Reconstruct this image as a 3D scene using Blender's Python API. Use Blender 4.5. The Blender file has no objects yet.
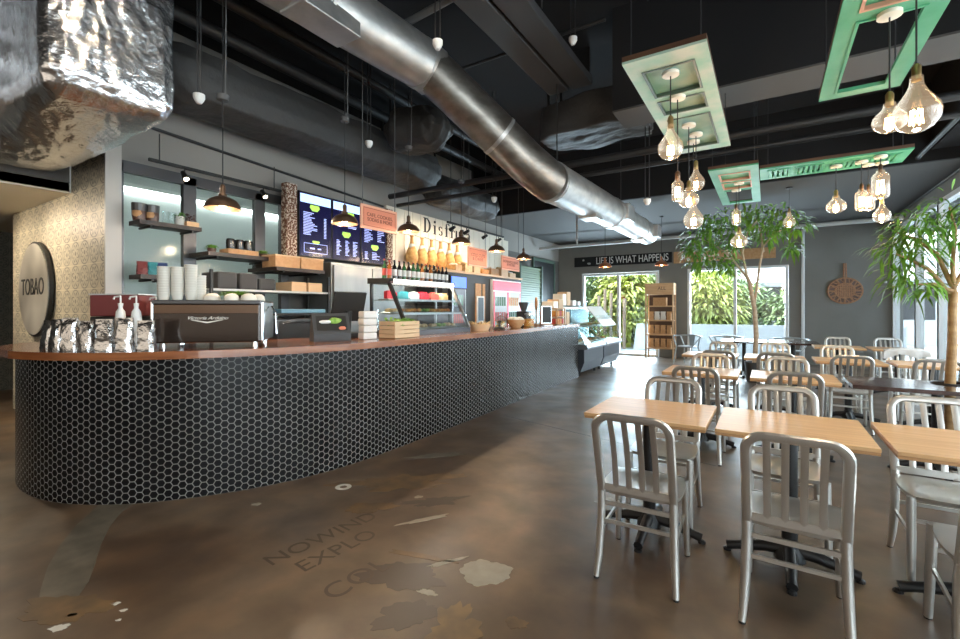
import bpy, bmesh, math, random
from mathutils import Vector, Matrix
random.seed(7)
PI = math.pi
SC = bpy.context.scene
COL = SC.collection

# ------------------------------------------------------------------ camera, world, light, exposure
YAW = math.atan(288 / 455.0)
cd = bpy.data.cameras.new('camera'); cam = bpy.data.objects.new('camera', cd); COL.objects.link(cam)
cam.location = (0, 0, 1.4); cam.rotation_euler = (PI / 2, 0, YAW)
cd.sensor_width = 36; cd.lens = 455 / 960 * 36; cd.shift_y = -10.5 / 960; cd.clip_start = .05
SC.camera = cam
vs = SC.view_settings
vs.view_transform = 'Standard'; vs.look = 'None'; vs.gamma = 1; vs.use_curve_mapping = False; vs.exposure = 0.38
SC.cycles.use_denoising = True
SC.cycles.max_bounces = 10; SC.cycles.transparent_max_bounces = 16
SC.cycles.sample_clamp_indirect = 6; SC.cycles.caustics_reflective = False; SC.cycles.caustics_refractive = False
w = bpy.data.worlds.new('sky'); SC.world = w; w.use_nodes = True
nt = w.node_tree; bg = nt.nodes['Background']
tc = nt.nodes.new('ShaderNodeTexCoord'); sep = nt.nodes.new('ShaderNodeSeparateXYZ'); cr = nt.nodes.new('ShaderNodeValToRGB')
nt.links.new(tc.outputs['Generated'], sep.inputs[0]); nt.links.new(sep.outputs[2], cr.inputs[0]); nt.links.new(cr.outputs[0], bg.inputs[0])
cr.color_ramp.elements[0].color = (.95, .97, 1, 1); cr.color_ramp.elements[1].color = (.55, .75, 1, 1)
bg.inputs[1].default_value = 6.0

def light(name, kind, loc, energy, color=(1, 1, 1), rot=(0, 0, 0), size=(1, 1), radius=.05, spot=None, blend=.5):
    l = bpy.data.lights.new(name, kind); l.energy = energy; l.color = color
    if kind == 'AREA': l.shape = 'RECTANGLE'; l.size, l.size_y = size
    elif kind == 'SUN': l.angle = radius
    else: l.shadow_soft_size = radius
    if kind == 'SPOT': l.spot_size = spot; l.spot_blend = blend
    o = bpy.data.objects.new(name, l); COL.objects.link(o); o.location = loc; o.rotation_euler = rot
    return o
def aim(o, to):
    o.rotation_euler = (Vector(to) - o.location).to_track_quat('-Z', 'Y').to_euler()

sun = light('sun', 'SUN', (-8, 8, 14), 7, (1, .95, .86), radius=.02); aim(sun, (0, 14.5, 0))
# broad fill light added behind the camera, out of view
light('front_fill', 'AREA', (-2.2, -3.4, 2.2), 55, (1, .86, .70), (PI / 2, 0, 0), (8.0, 2.6))
# daylight through the glazed right wall and the two rear openings (outside, facing in)
light('side_window_daylight', 'AREA', (2.75, 4.5, 1.9), 260, (.93, .96, 1), (0, PI / 2, 0), (2.6, 9))
light('rear_window_daylight', 'AREA', (-.75, 14.6, 1.7), 200, (.75, .87, 1), (-PI / 2, 0, 0), (2.2, 1.6))
light('rear_door_daylight', 'AREA', (-3.9, 14.6, 1.1), 420, (.68, .84, 1), (-PI / 2, 0, 0), (2.1, 1.5))

# ------------------------------------------------------------------ materials
M = {}
def mat(name, col, rough=.5, metal=0, emit=None, estr=0, spec=None, coat=0, noise=None, bump=None, alpha=None, trans=0):
    m = bpy.data.materials.new(name); m.use_nodes = True; n = m.node_tree; b = n.nodes['Principled BSDF']
    b.inputs['Base Color'].default_value = (*col, 1); b.inputs['Roughness'].default_value = rough; b.inputs['Metallic'].default_value = metal
    if coat: b.inputs['Coat Weight'].default_value = coat; b.inputs['Coat Roughness'].default_value = .08
    if trans: b.inputs['Transmission Weight'].default_value = trans
    if emit: b.inputs['Emission Color'].default_value = (*emit, 1); b.inputs['Emission Strength'].default_value = estr
    if noise:                                   # (other colour, scale xyz, detail, lo, hi)
        c2, sc, det, lo, hi = noise
        t = n.nodes.new('ShaderNodeTexCoord'); mp = n.nodes.new('ShaderNodeMapping'); nz = n.nodes.new('ShaderNodeTexNoise'); r = n.nodes.new('ShaderNodeValToRGB')
        mp.inputs['Scale'].default_value = sc if isinstance(sc, tuple) else (sc,) * 3
        nz.inputs['Scale'].default_value = 1; nz.inputs['Detail'].default_value = det
        n.links.new(t.outputs['Object'], mp.inputs[0]); n.links.new(mp.outputs[0], nz.inputs[0]); n.links.new(nz.outputs[0], r.inputs[0])
        r.color_ramp.elements[0].position = lo; r.color_ramp.elements[1].position = hi
        r.color_ramp.elements[0].color = (*col, 1); r.color_ramp.elements[1].color = (*c2, 1)
        n.links.new(r.outputs[0], b.inputs['Base Color'])
    if bump:                                    # (scale, strength, distance)
        t = n.nodes.new('ShaderNodeTexCoord'); nz = n.nodes.new('ShaderNodeTexNoise'); bp = n.nodes.new('ShaderNodeBump')
        nz.inputs['Scale'].default_value = bump[0]; nz.inputs['Detail'].default_value = 4
        bp.inputs['Strength'].default_value = bump[1]; bp.inputs['Distance'].default_value = bump[2]
        n.links.new(t.outputs['Object'], nz.inputs[0]); n.links.new(nz.outputs[0], bp.inputs['Height']); n.links.new(bp.outputs[0], b.inputs['Normal'])
    M[name] = m; return m
def glass(name, tint, gloss=.1, rough=.02):
    m = bpy.data.materials.new(name); m.use_nodes = True; n = m.node_tree; n.nodes.clear()
    o = n.nodes.new('ShaderNodeOutputMaterial'); mx = n.nodes.new('ShaderNodeMixShader'); t = n.nodes.new('ShaderNodeBsdfTransparent'); g = n.nodes.new('ShaderNodeBsdfGlossy')
    lw = n.nodes.new('ShaderNodeLayerWeight'); lw.inputs[0].default_value = .25; mu = n.nodes.new('ShaderNodeMath'); mu.operation = 'MULTIPLY_ADD'
    mu.inputs[1].default_value = .25; mu.inputs[2].default_value = gloss * .5
    n.links.new(lw.outputs['Fresnel'], mu.inputs[0]); n.links.new(mu.outputs[0], mx.inputs[0])
    t.inputs[0].default_value = (*tint, 1); g.inputs['Roughness'].default_value = rough
    n.links.new(t.outputs[0], mx.inputs[1]); n.links.new(g.outputs[0], mx.inputs[2]); n.links.new(mx.outputs[0], o.inputs[0])
    M[name] = m; return m

mat('black', (.012, .012, .012), .45); mat('black_matte', (.010, .010, .011), .8); mat('charcoal', (.05, .05, .052), .6)
mat('ceiling_black', (.006, .006, .007), .9); mat('ceiling_grey', (.075, .072, .068), .85)
mat('wall_grey', (.15, .145, .135), .85, noise=((.125, .122, .115), 3, 4, .3, .7))
mat('wall_grey_back', (.235, .23, .215), .85, noise=((.21, .205, .19), 1.5, 3, .3, .7))
mat('wall_upper', (.30, .28, .255), .85)
mat('white', (.8, .8, .78), .5); mat('white_frame', (.75, .77, .78), .4); mat('cream', (.78, .72, .60), .5)
mat('pilaster', (.52, .50, .46), .35); mat('beige', (.78, .70, .56), .8)
mat('aluminium', (.64, .62, .585), .33, .88, bump=(60, .06, .002)); mat('steel', (.42, .42, .41), .28, 1, noise=((.55, .54, .52), (2, 2, 40), 3, .3, .7))
mat('steel_fridge', (.24, .24, .235), .34, .95, noise=((.36, .355, .34), (2, 3, .6), 3, .3, .7)); mat('brushed', (.30, .27, .23), .38, .65, noise=((.92, .87, .78), (1.2, 1.2, 2.6), 2, .3, .7)); mat('steel_dark', (.11, .11, .115), .35, .8)  # brushed: reflection bands painted in as light and dark colour
mat('galvanised', (.58, .57, .55), .42, .85, noise=((.42, .42, .41), (5, 5, 9), 6, .35, .65), bump=(14, .10, .01))
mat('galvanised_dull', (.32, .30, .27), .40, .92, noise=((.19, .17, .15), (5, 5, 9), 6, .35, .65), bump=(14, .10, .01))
mat('foil', (.84, .85, .87), .27, 1, bump=(20, .55, .02)); mat('gold_foil', (.66, .55, .38), .24, 1, bump=(7, .6, .05))
mat('dark_wrap', (.052, .050, .048), .6, .1, bump=(6, .5, .05)); mat('pipe_black', (.02, .02, .021), .5); mat('pipe_grey', (.10, .10, .10), .6); mat('pipe_white', (.55, .56, .56), .5)
mat('table_wood', (.60, .335, .15), .38, noise=((.72, .44, .215), (2.0, 45, 45), 4, .35, .65))
mat('table_edge', (.40, .20, .08), .45, noise=((.50, .27, .12), (2, 2, 120), 3, .35, .65))
mat('table_dark', (.060, .026, .018), .22, noise=((.035, .016, .012), (2, 40, 40), 4, .35, .65), coat=.4)
mat('counter_wood', (.31, .105, .032), .25, noise=((.185, .055, .018), (3, 3, 30), 5, .35, .7), coat=.5)
mat('cast_iron', (.012, .012, .013), .38)
mat('copper', (.62, .25, .13), .28, .9); mat('bronze', (.14, .085, .055), .38, .7); mat('lamp_inner', (.85, .78, .65), .5)
mat('filament', (1, .6, .25), .5, emit=(1, .60, .26), estr=26)
mat('lamp_glow', (1, .8, .5), .5, emit=(1, .82, .58), estr=14)
mat('tube_light', (1, 1, 1), .5, emit=(.95, 1, 1), estr=9)
mat('case_light', (1, 1, 1), .5, emit=(1, .95, .85), estr=2.0)
mat('brass', (.55, .38, .16), .3, .9)
mat('green_paint', (.045, .30, .155), .5, noise=((.11, .39, .23), (3, 3, 3), 8, .35, .7)); mat('green_panel', (.17, .33, .25), .55, noise=((.32, .42, .33), (4, 4, 4), 8, .35, .65)); mat('green_worn', (.20, .44, .33), .55, noise=((.46, .52, .44), (4, 4, 4), 8, .35, .65))
mat('green_panel', (.13, .30, .22), .55, noise=((.28, .40, .31), (4, 4, 4), 8, .35, .65)); mat('pink_trim', (.60, .32, .22), .6); mat('dark_green_metal', (.05, .085, .06), .5); mat('green_shutter', (.17, .23, .15), .5)
mat('salmon', (.66, .22, .125), .6); mat('salmon_edge', (.75, .38, .25), .6); mat('sign_ink', (.16, .04, .02), .7)
mat('kraft', (.50, .27, .12), .7, noise=((.58, .34, .17), 20, 3, .35, .65)); mat('kraft_light', (.68, .47, .28), .7)
mat('pine', (.70, .45, .25), .5, noise=((.60, .36, .19), (3, 3, 25), 4, .35, .65)); mat('walnut', (.10, .045, .02), .5, noise=((.06, .026, .012), (3, 3, 30), 4, .3, .7))
mat('shelf_dark', (.028, .016, .012), .4)
mat('burlap', (.16, .07, .04), .9, noise=((.62, .52, .42), 38, 2, .50, .56))
mat('rattan', (.52, .28, .15), .7, noise=((.36, .17, .09), 40, 3, .4, .6)); mat('ham', (.62, .30, .09), .4, noise=((.80, .52, .22), 12, 3, .35, .7))
mat('red', (.55, .02, .035), .4); mat('red_lit', (.8, .03, .06), .4, emit=(.9, .03, .08), estr=.7); mat('blue_lit', (.05, .12, .6), .4, emit=(.06, .16, .8), estr=1.1)
mat('screen', (.006, .006, .03), .2, emit=(.01, .01, .055), estr=.5); mat('screen_blue', (.2, .3, .8), .3, emit=(.20, .27, .85), estr=1.0)
mat('screen_text', (.5, .6, 1), .4, emit=(.40, .45, .95), estr=.9); mat('screen_green', (.4, .7, .1), .4, emit=(.38, .62, .10), estr=.9); mat('screen_sky', (.5, .7, 1), .4, emit=(.45, .58, 1.0), estr=1.0)
mat('paper', (.75, .72, .68), .8); mat('cup', (.78, .74, .66), .6); mat('cup_band', (.70, .58, .28), .6)
mat('leaf', (.08, .22, .02), .5, noise=((.20, .38, .04), 6, 2, .3, .7)); mat('leaf_dark', (.045, .16, .025), .5, noise=((.11, .28, .04), 6, 2, .3, .7))
mat('leaf_bright', (.44, .50, .10), .5, noise=((.62, .64, .22), 4, 2, .3, .7)); mat('leaf_out', (.20, .30, .12), .6, noise=((.36, .44, .22), 3, 2, .3, .7))
mat('bark', (.40, .28, .18), .7, noise=((.55, .42, .29), (8, 8, 30), 4, .3, .7)); mat('bark_tan', (.42, .25, .10), .6, noise=((.30, .16, .06), (8, 8, 25), 4, .35, .65))
mat('soil', (.03, .02, .012), .9); mat('concrete_out', (.62, .64, .65), .8); mat('white_out', (.85, .86, .88), .7); mat('wood_out', (.30, .22, .16), .8)
mat('espresso_body', (.035, .022, .016), .22, .5, coat=.4); mat('chrome', (.75, .75, .76), .12, 1); mat('script_silver', (.85, .83, .80), .3, .4)
mat('bag_silver', (.62, .61, .60), .22, 1, bump=(18, .6, .02)); mat('bean_brown', (.09, .035, .02), .3)
mat('bottle_green', (.03, .12, .04), .15); mat('bottle_dark', (.015, .012, .012), .15); mat('bottle_amber', (.30, .10, .02), .15); mat('label_white', (.72, .70, .66), .6); mat('label_red', (.55, .08, .06), .6)
mat('food_orange', (.66, .22, .04), .6, noise=((.75, .40, .10), 30, 3, .4, .6)); mat('food_bread', (.62, .40, .17), .7, noise=((.75, .58, .34), 25, 3, .4, .6)); mat('food_green', (.18, .38, .05), .7, noise=((.32, .50, .10), 40, 3, .4, .6))
mat('teal', (.03, .22, .25), .5); mat('blue_bag', (.02, .05, .16), .5); mat('maroon', (.18, .03, .03), .5); mat('tray_blue', (.15, .32, .45), .4); mat('plastic_clear', (.55, .57, .56), .25)
mat('metal_chair_blue', (.42, .46, .48), .35, .5); mat('slate', (.055, .062, .075), .35); mat('case_lower', (.24, .25, .27), .35, .5)
mat('kitchen_wall', (.62, .64, .62), .5); mat('tile_grout', (.3, .3, .3), .8); mat('fabric', (.62, .61, .60), .9)
mat('stain_tan', (.19, .115, .052), .4, noise=((.09, .060, .036), 7, 5, .35, .7)); mat('stain_pale', (.30, .27, .21), .5, noise=((.36, .33, .27), 12, 5, .35, .7))
mat('stain_grey', (.085, .074, .055), .35, noise=((.17, .15, .115), 6, 5, .35, .7)); mat('stain_dark', (.055, .040, .030), .36); mat('stain_white', (.6, .58, .52), .5); mat('floor_ink', (.066, .046, .031), .42)
def bulb_env():
    m = M['bulb_glass']; n = m.node_tree; L = n.links; o = n.nodes['Material Output']; n.nodes.remove(n.nodes['Principled BSDF'])
    t = n.nodes.new('ShaderNodeBsdfTransparent'); t.inputs[0].default_value = (1, .95, .88, 1); g = n.nodes.new('ShaderNodeBsdfGlossy'); g.inputs['Roughness'].default_value = .05
    e = n.nodes.new('ShaderNodeEmission'); e.inputs[0].default_value = (1, .74, .48, 1); e.inputs[1].default_value = .14
    lw = n.nodes.new('ShaderNodeLayerWeight'); lw.inputs[0].default_value = .35; mx = n.nodes.new('ShaderNodeMixShader'); ad = n.nodes.new('ShaderNodeAddShader'); mu = n.nodes.new('ShaderNodeMath'); mu.operation = 'MULTIPLY'; mu.inputs[1].default_value = .5
    L.new(lw.outputs['Facing'], mu.inputs[0]); L.new(mu.outputs[0], mx.inputs[0]); L.new(t.outputs[0], mx.inputs[1]); L.new(g.outputs[0], mx.inputs[2]); L.new(mx.outputs[0], ad.inputs[0]); L.new(e.outputs[0], ad.inputs[1]); L.new(ad.outputs[0], o.inputs[0])
glass('glass', (.93, .97, .97), .08); glass('glass_kitchen', (.80, .85, .84), .02, .12); mat('bulb_glass', (1, .9, .75), .1, emit=(1, .72, .42), estr=.35); bulb_env(); glass('case_glass', (.90, .95, .95), .10)

def hex_material():
    m = bpy.data.materials.new('hex_tile'); m.use_nodes = True; n = m.node_tree; b = n.nodes['Principled BSDF']; L = n.links
    def V(op, a, c=None):
        x = n.nodes.new('ShaderNodeVectorMath'); x.operation = op
        for i, q in ((0, a), (1, c)):
            if q is None: continue
            if isinstance(q, tuple): x.inputs[i].default_value = q
            else: L.new(q, x.inputs[i])
        return x
    def F(op, a, c=None):
        x = n.nodes.new('ShaderNodeMath'); x.operation = op
        for i, q in ((0, a), (1, c)):
            if q is None: continue
            if isinstance(q, (int, float)): x.inputs[i].default_value = q
            else: L.new(q, x.inputs[i])
        return x.outputs[0]
    uv = n.nodes.new('ShaderNodeUVMap'); uv.uv_map = 'UVMap'
    S = (math.sqrt(3), 1, 1); H = (math.sqrt(3) / 2, .5, .5)
    p = V('MULTIPLY', uv.outputs[0], (1 / .0525, 1 / .0525, 0)).outputs[0]
    p = V('ADD', p, (1000 * math.sqrt(3), 1000, 0)).outputs[0]
    a = V('SUBTRACT', V('MODULO', p, S).outputs[0], (H[0], H[1], 0)).outputs[0]
    c = V('SUBTRACT', V('MODULO', V('SUBTRACT', p, (H[0], H[1], 0)).outputs[0], S).outputs[0], (H[0], H[1], 0)).outputs[0]
    def hd(q):
        ab = V('ABSOLUTE', q).outputs[0]
        sx = n.nodes.new('ShaderNodeSeparateXYZ'); L.new(ab, sx.inputs[0])
        return F('MAXIMUM', sx.outputs[1], V('DOT_PRODUCT', ab, (math.sqrt(3) / 2, .5, 0)).outputs['Value'])
    d = F('MINIMUM', hd(a), hd(c))
    r = n.nodes.new('ShaderNodeMapRange'); L.new(d, r.inputs[0]); r.inputs[1].default_value = .430; r.inputs[2].default_value = .458
    nz = n.nodes.new('ShaderNodeTexNoise'); nz.inputs['Scale'].default_value = 3; L.new(uv.outputs[0], nz.inputs[0])
    cr = n.nodes.new('ShaderNodeValToRGB'); L.new(nz.outputs[0], cr.inputs[0])
    cr.color_ramp.elements[0].color = (.15, .143, .13, 1); cr.color_ramp.elements[1].color = (.27, .26, .245, 1)
    mx = n.nodes.new('ShaderNodeMix'); mx.data_type = 'RGBA'; L.new(r.outputs[0], mx.inputs[0]); mx.inputs[6].default_value = (.006, .006, .007, 1); L.new(cr.outputs[0], mx.inputs[7])
    L.new(mx.outputs[2], b.inputs['Base Color'])
    r2 = n.nodes.new('ShaderNodeMapRange'); L.new(r.outputs[0], r2.inputs[0]); r2.inputs[3].default_value = .22; r2.inputs[4].default_value = .75; b.inputs['Specular IOR Level'].default_value = .22; L.new(r2.outputs[0], b.inputs['Roughness'])
    bp = n.nodes.new('ShaderNodeBump'); bp.invert = True; bp.inputs['Strength'].default_value = .15; bp.inputs['Distance'].default_value = .002; L.new(r.outputs[0], bp.inputs['Height']); L.new(bp.outputs[0], b.inputs['Normal'])
    M['hex_tile'] = m
hex_material()

def floor_material():
    m = bpy.data.materials.new('polished_concrete'); m.use_nodes = True; n = m.node_tree; b = n.nodes['Principled BSDF']; L = n.links
    t = n.nodes.new('ShaderNodeTexCoord')
    def noise(s, det, dist=0):
        x = n.nodes.new('ShaderNodeTexNoise'); x.inputs['Scale'].default_value = s; x.inputs['Detail'].default_value = det; x.inputs['Distortion'].default_value = dist
        L.new(t.outputs['Object'], x.inputs[0]); return x.outputs[0]
    def ramp(src, stops):
        r = n.nodes.new('ShaderNodeValToRGB'); L.new(src, r.inputs[0]); e = r.color_ramp.elements
        e[0].position, e[0].color = stops[0][0], (*stops[0][1], 1); e[1].position, e[1].color = stops[-1][0], (*stops[-1][1], 1)
        for p, c in stops[1:-1]: q = e.new(p); q.color = (*c, 1)
        return r.outputs[0]
    c1 = ramp(noise(.9, 5, .2), [(.28, (.046, .028, .017)), (.44, (.086, .052, .029)), (.56, (.130, .088, .054)), (.70, (.105, .080, .060))])
    c2 = ramp(noise(4, 6, .2), [(.30, (.62, .59, .56)), (.50, (1, 1, 1)), (.68, (1.45, 1.40, 1.30))])
    mx = n.nodes.new('ShaderNodeMix'); mx.data_type = 'RGBA'; mx.blend_type = 'MULTIPLY'; mx.inputs[0].default_value = .8; L.new(c1, mx.inputs[6]); L.new(c2, mx.inputs[7])
    L.new(mx.outputs[2], b.inputs['Base Color'])
    r = n.nodes.new('ShaderNodeMapRange'); L.new(noise(2.2, 7), r.inputs[0]); r.inputs[1].default_value = .3; r.inputs[2].default_value = .7; r.inputs[3].default_value = .30; r.inputs[4].default_value = .46
    L.new(r.outputs[0], b.inputs['Roughness']); b.inputs['Specular IOR Level'].default_value = .75
    bp = n.nodes.new('ShaderNodeBump'); bp.inputs['Strength'].default_value = .12; bp.inputs['Distance'].default_value = .01; L.new(noise(7, 3), bp.inputs['Height']); L.new(bp.outputs[0], b.inputs['Normal'])
    M['floor'] = m
floor_material()

def pattern_tile(name, base, ink, scale, axis):
    """patterned cement tile: repeating rosette squares with grout"""
    m = bpy.data.materials.new(name); m.use_nodes = True; n = m.node_tree; b = n.nodes['Principled BSDF']; L = n.links
    t = n.nodes.new('ShaderNodeTexCoord'); sx = n.nodes.new('ShaderNodeSeparateXYZ'); L.new(t.outputs['Object'], sx.inputs[0])
    cb = n.nodes.new('ShaderNodeCombineXYZ'); L.new(sx.outputs[axis], cb.inputs[0]); L.new(sx.outputs[2], cb.inputs[1])
    def vm(op, a, v):
        x = n.nodes.new('ShaderNodeVectorMath'); x.operation = op; L.new(a, x.inputs[0]); x.inputs[1].default_value = v; return x.outputs[0]
    def fm(op, a, v=0.0):
        x = n.nodes.new('ShaderNodeMath'); x.operation = op
        L.new(a, x.inputs[0])
        if isinstance(v, (int, float)): x.inputs[1].default_value = v
        else: L.new(v, x.inputs[1])
        return x.outputs[0]
    p = vm('SCALE', cb.outputs[0], (0, 0, 0)); p.node.inputs['Scale'].default_value = 1 / scale
    f = vm('FRACTION', vm('ADD', p, (100, 100, 0)), (0, 0, 0)); q = vm('SUBTRACT', f, (.5, .5, 0))
    ln = n.nodes.new('ShaderNodeVectorMath'); ln.operation = 'LENGTH'; L.new(q, ln.inputs[0])
    s2 = n.nodes.new('ShaderNodeSeparateXYZ'); L.new(q, s2.inputs[0])
    ang = n.nodes.new('ShaderNodeMath'); ang.operation = 'ARCTAN2'; L.new(s2.outputs[1], ang.inputs[0]); L.new(s2.outputs[0], ang.inputs[1])
    pet = fm('ABSOLUTE', fm('SINE', fm('MULTIPLY', ang.outputs[0], 4)))
    rad = fm('ADD', fm('MULTIPLY', pet, .16), .20)
    e = fm('ABSOLUTE', fm('SUBTRACT', ln.outputs['Value'], rad)); flower = fm('LESS_THAN', e, .045)
    ring = fm('LESS_THAN', fm('ABSOLUTE', fm('SUBTRACT', ln.outputs['Value'], .47)), .03); dot = fm('LESS_THAN', ln.outputs['Value'], .09)
    mask = fm('MAXIMUM', fm('MAXIMUM', flower, ring), dot)
    ax = fm('MAXIMUM', fm('ABSOLUTE', s2.outputs[0]), fm('ABSOLUTE', s2.outputs[1])); gr = fm('GREATER_THAN', ax, .488)
    nz = n.nodes.new('ShaderNodeTexNoise'); nz.inputs['Scale'].default_value = 14; nz.inputs['Detail'].default_value = 5; L.new(t.outputs['Object'], nz.inputs[0])
    mk = fm('MULTIPLY', mask, fm('MULTIPLY', nz.outputs[0], 1.15))
    m1 = n.nodes.new('ShaderNodeMix'); m1.data_type = 'RGBA'; L.new(mk, m1.inputs[0]); m1.inputs[6].default_value = (*base, 1); m1.inputs[7].default_value = (*ink, 1)
    m2 = n.nodes.new('ShaderNodeMix'); m2.data_type = 'RGBA'; L.new(gr, m2.inputs[0]); L.new(m1.outputs[2], m2.inputs[6]); m2.inputs[7].default_value = (base[0] * 1.3, base[1] * 1.3, base[2] * 1.3, 1)
    L.new(m2.outputs[2], b.inputs['Base Color']); b.inputs['Roughness'].default_value = .4
    M[name] = m
pattern_tile('cement_tile', (.60, .535, .41), (.10, .095, .08), .27, 0)
pattern_tile('cement_tile_dark', (.11, .10, .075), (.03, .03, .025), .21, 1)

# ------------------------------------------------------------------ mesh helpers
class MB:
    def __init__(s): s.bm = bmesh.new(); s.uv = None
    def box(s, lo, hi, rz=0, bev=0, piv=None):
        x0, y0, z0 = lo; x1, y1, z1 = hi
        vv = [s.bm.verts.new(p) for p in ((x0, y0, z0), (x1, y0, z0), (x1, y1, z0), (x0, y1, z0), (x0, y0, z1), (x1, y0, z1), (x1, y1, z1), (x0, y1, z1))]
        ff = [s.bm.faces.new([vv[i] for i in q]) for q in ((0, 3, 2, 1), (4, 5, 6, 7), (0, 1, 5, 4), (1, 2, 6, 5), (2, 3, 7, 6), (3, 0, 4, 7))]
        if bev:
            r = bmesh.ops.bevel(s.bm, geom=list({e for f in ff for e in f.edges}), offset=bev, segments=2, affect='EDGES', profile=.5)
            vv = list({v for f in r['faces'] for v in f.verts} | {v for v in vv if v.is_valid})
        if rz:
            c = Vector(piv) if piv else Vector(((x0 + x1) / 2, (y0 + y1) / 2, 0))
            bmesh.ops.rotate(s.bm, verts=[v for v in vv if v.is_valid], cent=c, matrix=Matrix.Rotation(rz, 3, 'Z'))
        return s
    def obox(s, a, b, w, h):
        """rectangular bar from a to b"""
        a, b = Vector(a), Vector(b); d = (b - a).normalized(); up = Vector((0, 0, 1)) if abs(d.z) < .95 else Vector((1, 0, 0))
        sd = d.cross(up).normalized() * (w / 2); u = sd.cross(d).normalized() * (h / 2)
        r = [[s.bm.verts.new(p + i * sd + j * u) for i, j in ((-1, -1), (1, -1), (1, 1), (-1, 1))] for p in (a, b)]
        for k in range(4): s.bm.faces.new((r[0][k], r[0][(k + 1) % 4], r[1][(k + 1) % 4], r[1][k]))
        s.bm.faces.new(r[0][::-1]); s.bm.faces.new(r[1]); return s
    def tube(s, path, r, seg=8, ry=None, ref=None, cap=True):
        P = [Vector(p) for p in path]; n = len(P); rr = r if isinstance(r, (list, tuple)) else [r] * n
        T = [(P[min(i + 1, n - 1)] - P[max(i - 1, 0)]).normalized() for i in range(n)]
        nv = Vector(ref) if ref else (Vector((0, 0, 1)) if abs(T[0].z) < .9 else Vector((1, 0, 0)))
        rings = []
        for i in range(n):
            if ref: nv = Vector(ref)
            nv = (nv - T[i] * nv.dot(T[i])).normalized(); bn = T[i].cross(nv)
            k = (ry / r) if (ry and not isinstance(r, (list, tuple))) else 1
            rings.append([s.bm.verts.new(P[i] + nv * math.cos(2 * PI * j / seg) * rr[i] + bn * math.sin(2 * PI * j / seg) * rr[i] * k) for j in range(seg)])
        for i in range(n - 1):
            for j in range(seg): s.bm.faces.new((rings[i][j], rings[i][(j + 1) % seg], rings[i + 1][(j + 1) % seg], rings[i + 1][j]))
        if cap: s.bm.faces.new(rings[0][::-1]); s.bm.faces.new(rings[-1])
        return s
    def lathe(s, prof, c=(0, 0, 0), seg=16, sy=1):
        rings = []
        for r, z in prof:
            rings.append([s.bm.verts.new((c[0] + max(r, 1e-4) * math.cos(2 * PI * j / seg), c[1] + max(r, 1e-4) * sy * math.sin(2 * PI * j / seg), c[2] + z)) for j in range(seg)])
        for i in range(len(rings) - 1):
            for j in range(seg): s.bm.faces.new((rings[i][j], rings[i][(j + 1) % seg], rings[i + 1][(j + 1) % seg], rings[i + 1][j]))
        return s
    def prism(s, pts, z0, z1):
        a = [s.bm.verts.new((x, y, z0)) for x, y in pts]; b = [s.bm.verts.new((x, y, z1)) for x, y in pts]; n = len(pts)
        for i in range(n): s.bm.faces.new((a[i], a[(i + 1) % n], b[(i + 1) % n], b[i]))
        s.bm.faces.new(a[::-1]); s.bm.faces.new(b); return s
    def hull(s, pts):
        v = [s.bm.verts.new(p) for p in pts]; bmesh.ops.convex_hull(s.bm, input=v); return s
    def quad(s, a, b, c, d): s.bm.faces.new([s.bm.verts.new(p) for p in (a, b, c, d)]); return s
    def blob(s, c, r, seed=0, amp=.15, sub=2):
        q = bmesh.ops.create_icosphere(s.bm, subdivisions=sub, radius=1); rnd = random.Random(seed)
        for v in q['verts']:
            k = 1 + rnd.uniform(-amp, amp); v.co = Vector((c[0] + v.co.x * r[0] * k, c[1] + v.co.y * r[1] * k, c[2] + v.co.z * r[2] * k))
        return s
    def build(s, name, m, parent=None, smooth=None, loc=(0, 0, 0), sub=0):
        bmesh.ops.recalc_face_normals(s.bm, faces=s.bm.faces)
        me = bpy.data.meshes.new(name); s.bm.to_mesh(me); s.bm.free()
        me.materials.append(M[m] if isinstance(m, str) else m)
        o = bpy.data.objects.new(name, me); COL.objects.link(o); o.location = loc
        if parent: o.parent = parent
        if smooth:
            me.polygons.foreach_set('use_smooth', [True] * len(me.polygons))
            try: me.set_sharp_from_angle(angle=math.radians(smooth))
            except Exception: pass
        return o
def box(name, m, lo, hi, parent=None, bev=0, rz=0): return MB().box(lo, hi, rz, bev).build(name, m, parent)
def tag(o, label=None, cat=None, group=None, kind=None):
    if label: o['label'] = label
    if cat: o['category'] = cat
    if group: o['group'] = group
    if kind: o['kind'] = kind
    return o
def thing(name, label, cat, loc=(0, 0, 0), rz=0, group=None):
    o = bpy.data.objects.new(name, None); COL.objects.link(o); o.location = loc; o.rotation_euler = (0, 0, rz); o.empty_display_size = .1
    return tag(o, label, cat, group)
def kids(o): return [c for c in list(o.children)]
def dup(o, loc=None, rz=None, label=None, group=None, parent=None):
    c = o.copy(); COL.objects.link(c)
    if parent: c.parent = parent
    if loc is not None: c.location = loc
    if rz is not None: c.rotation_euler = (0, 0, rz)
    if label: c['label'] = label
    if group: c['group'] = group
    for k in kids(o): dup(k, parent=c)
    return c
def struct(name, m, lo, hi, parent=None):
    o = box(name, m, lo, hi, parent)
    if not parent: o['kind'] = 'structure'
    return o
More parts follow.
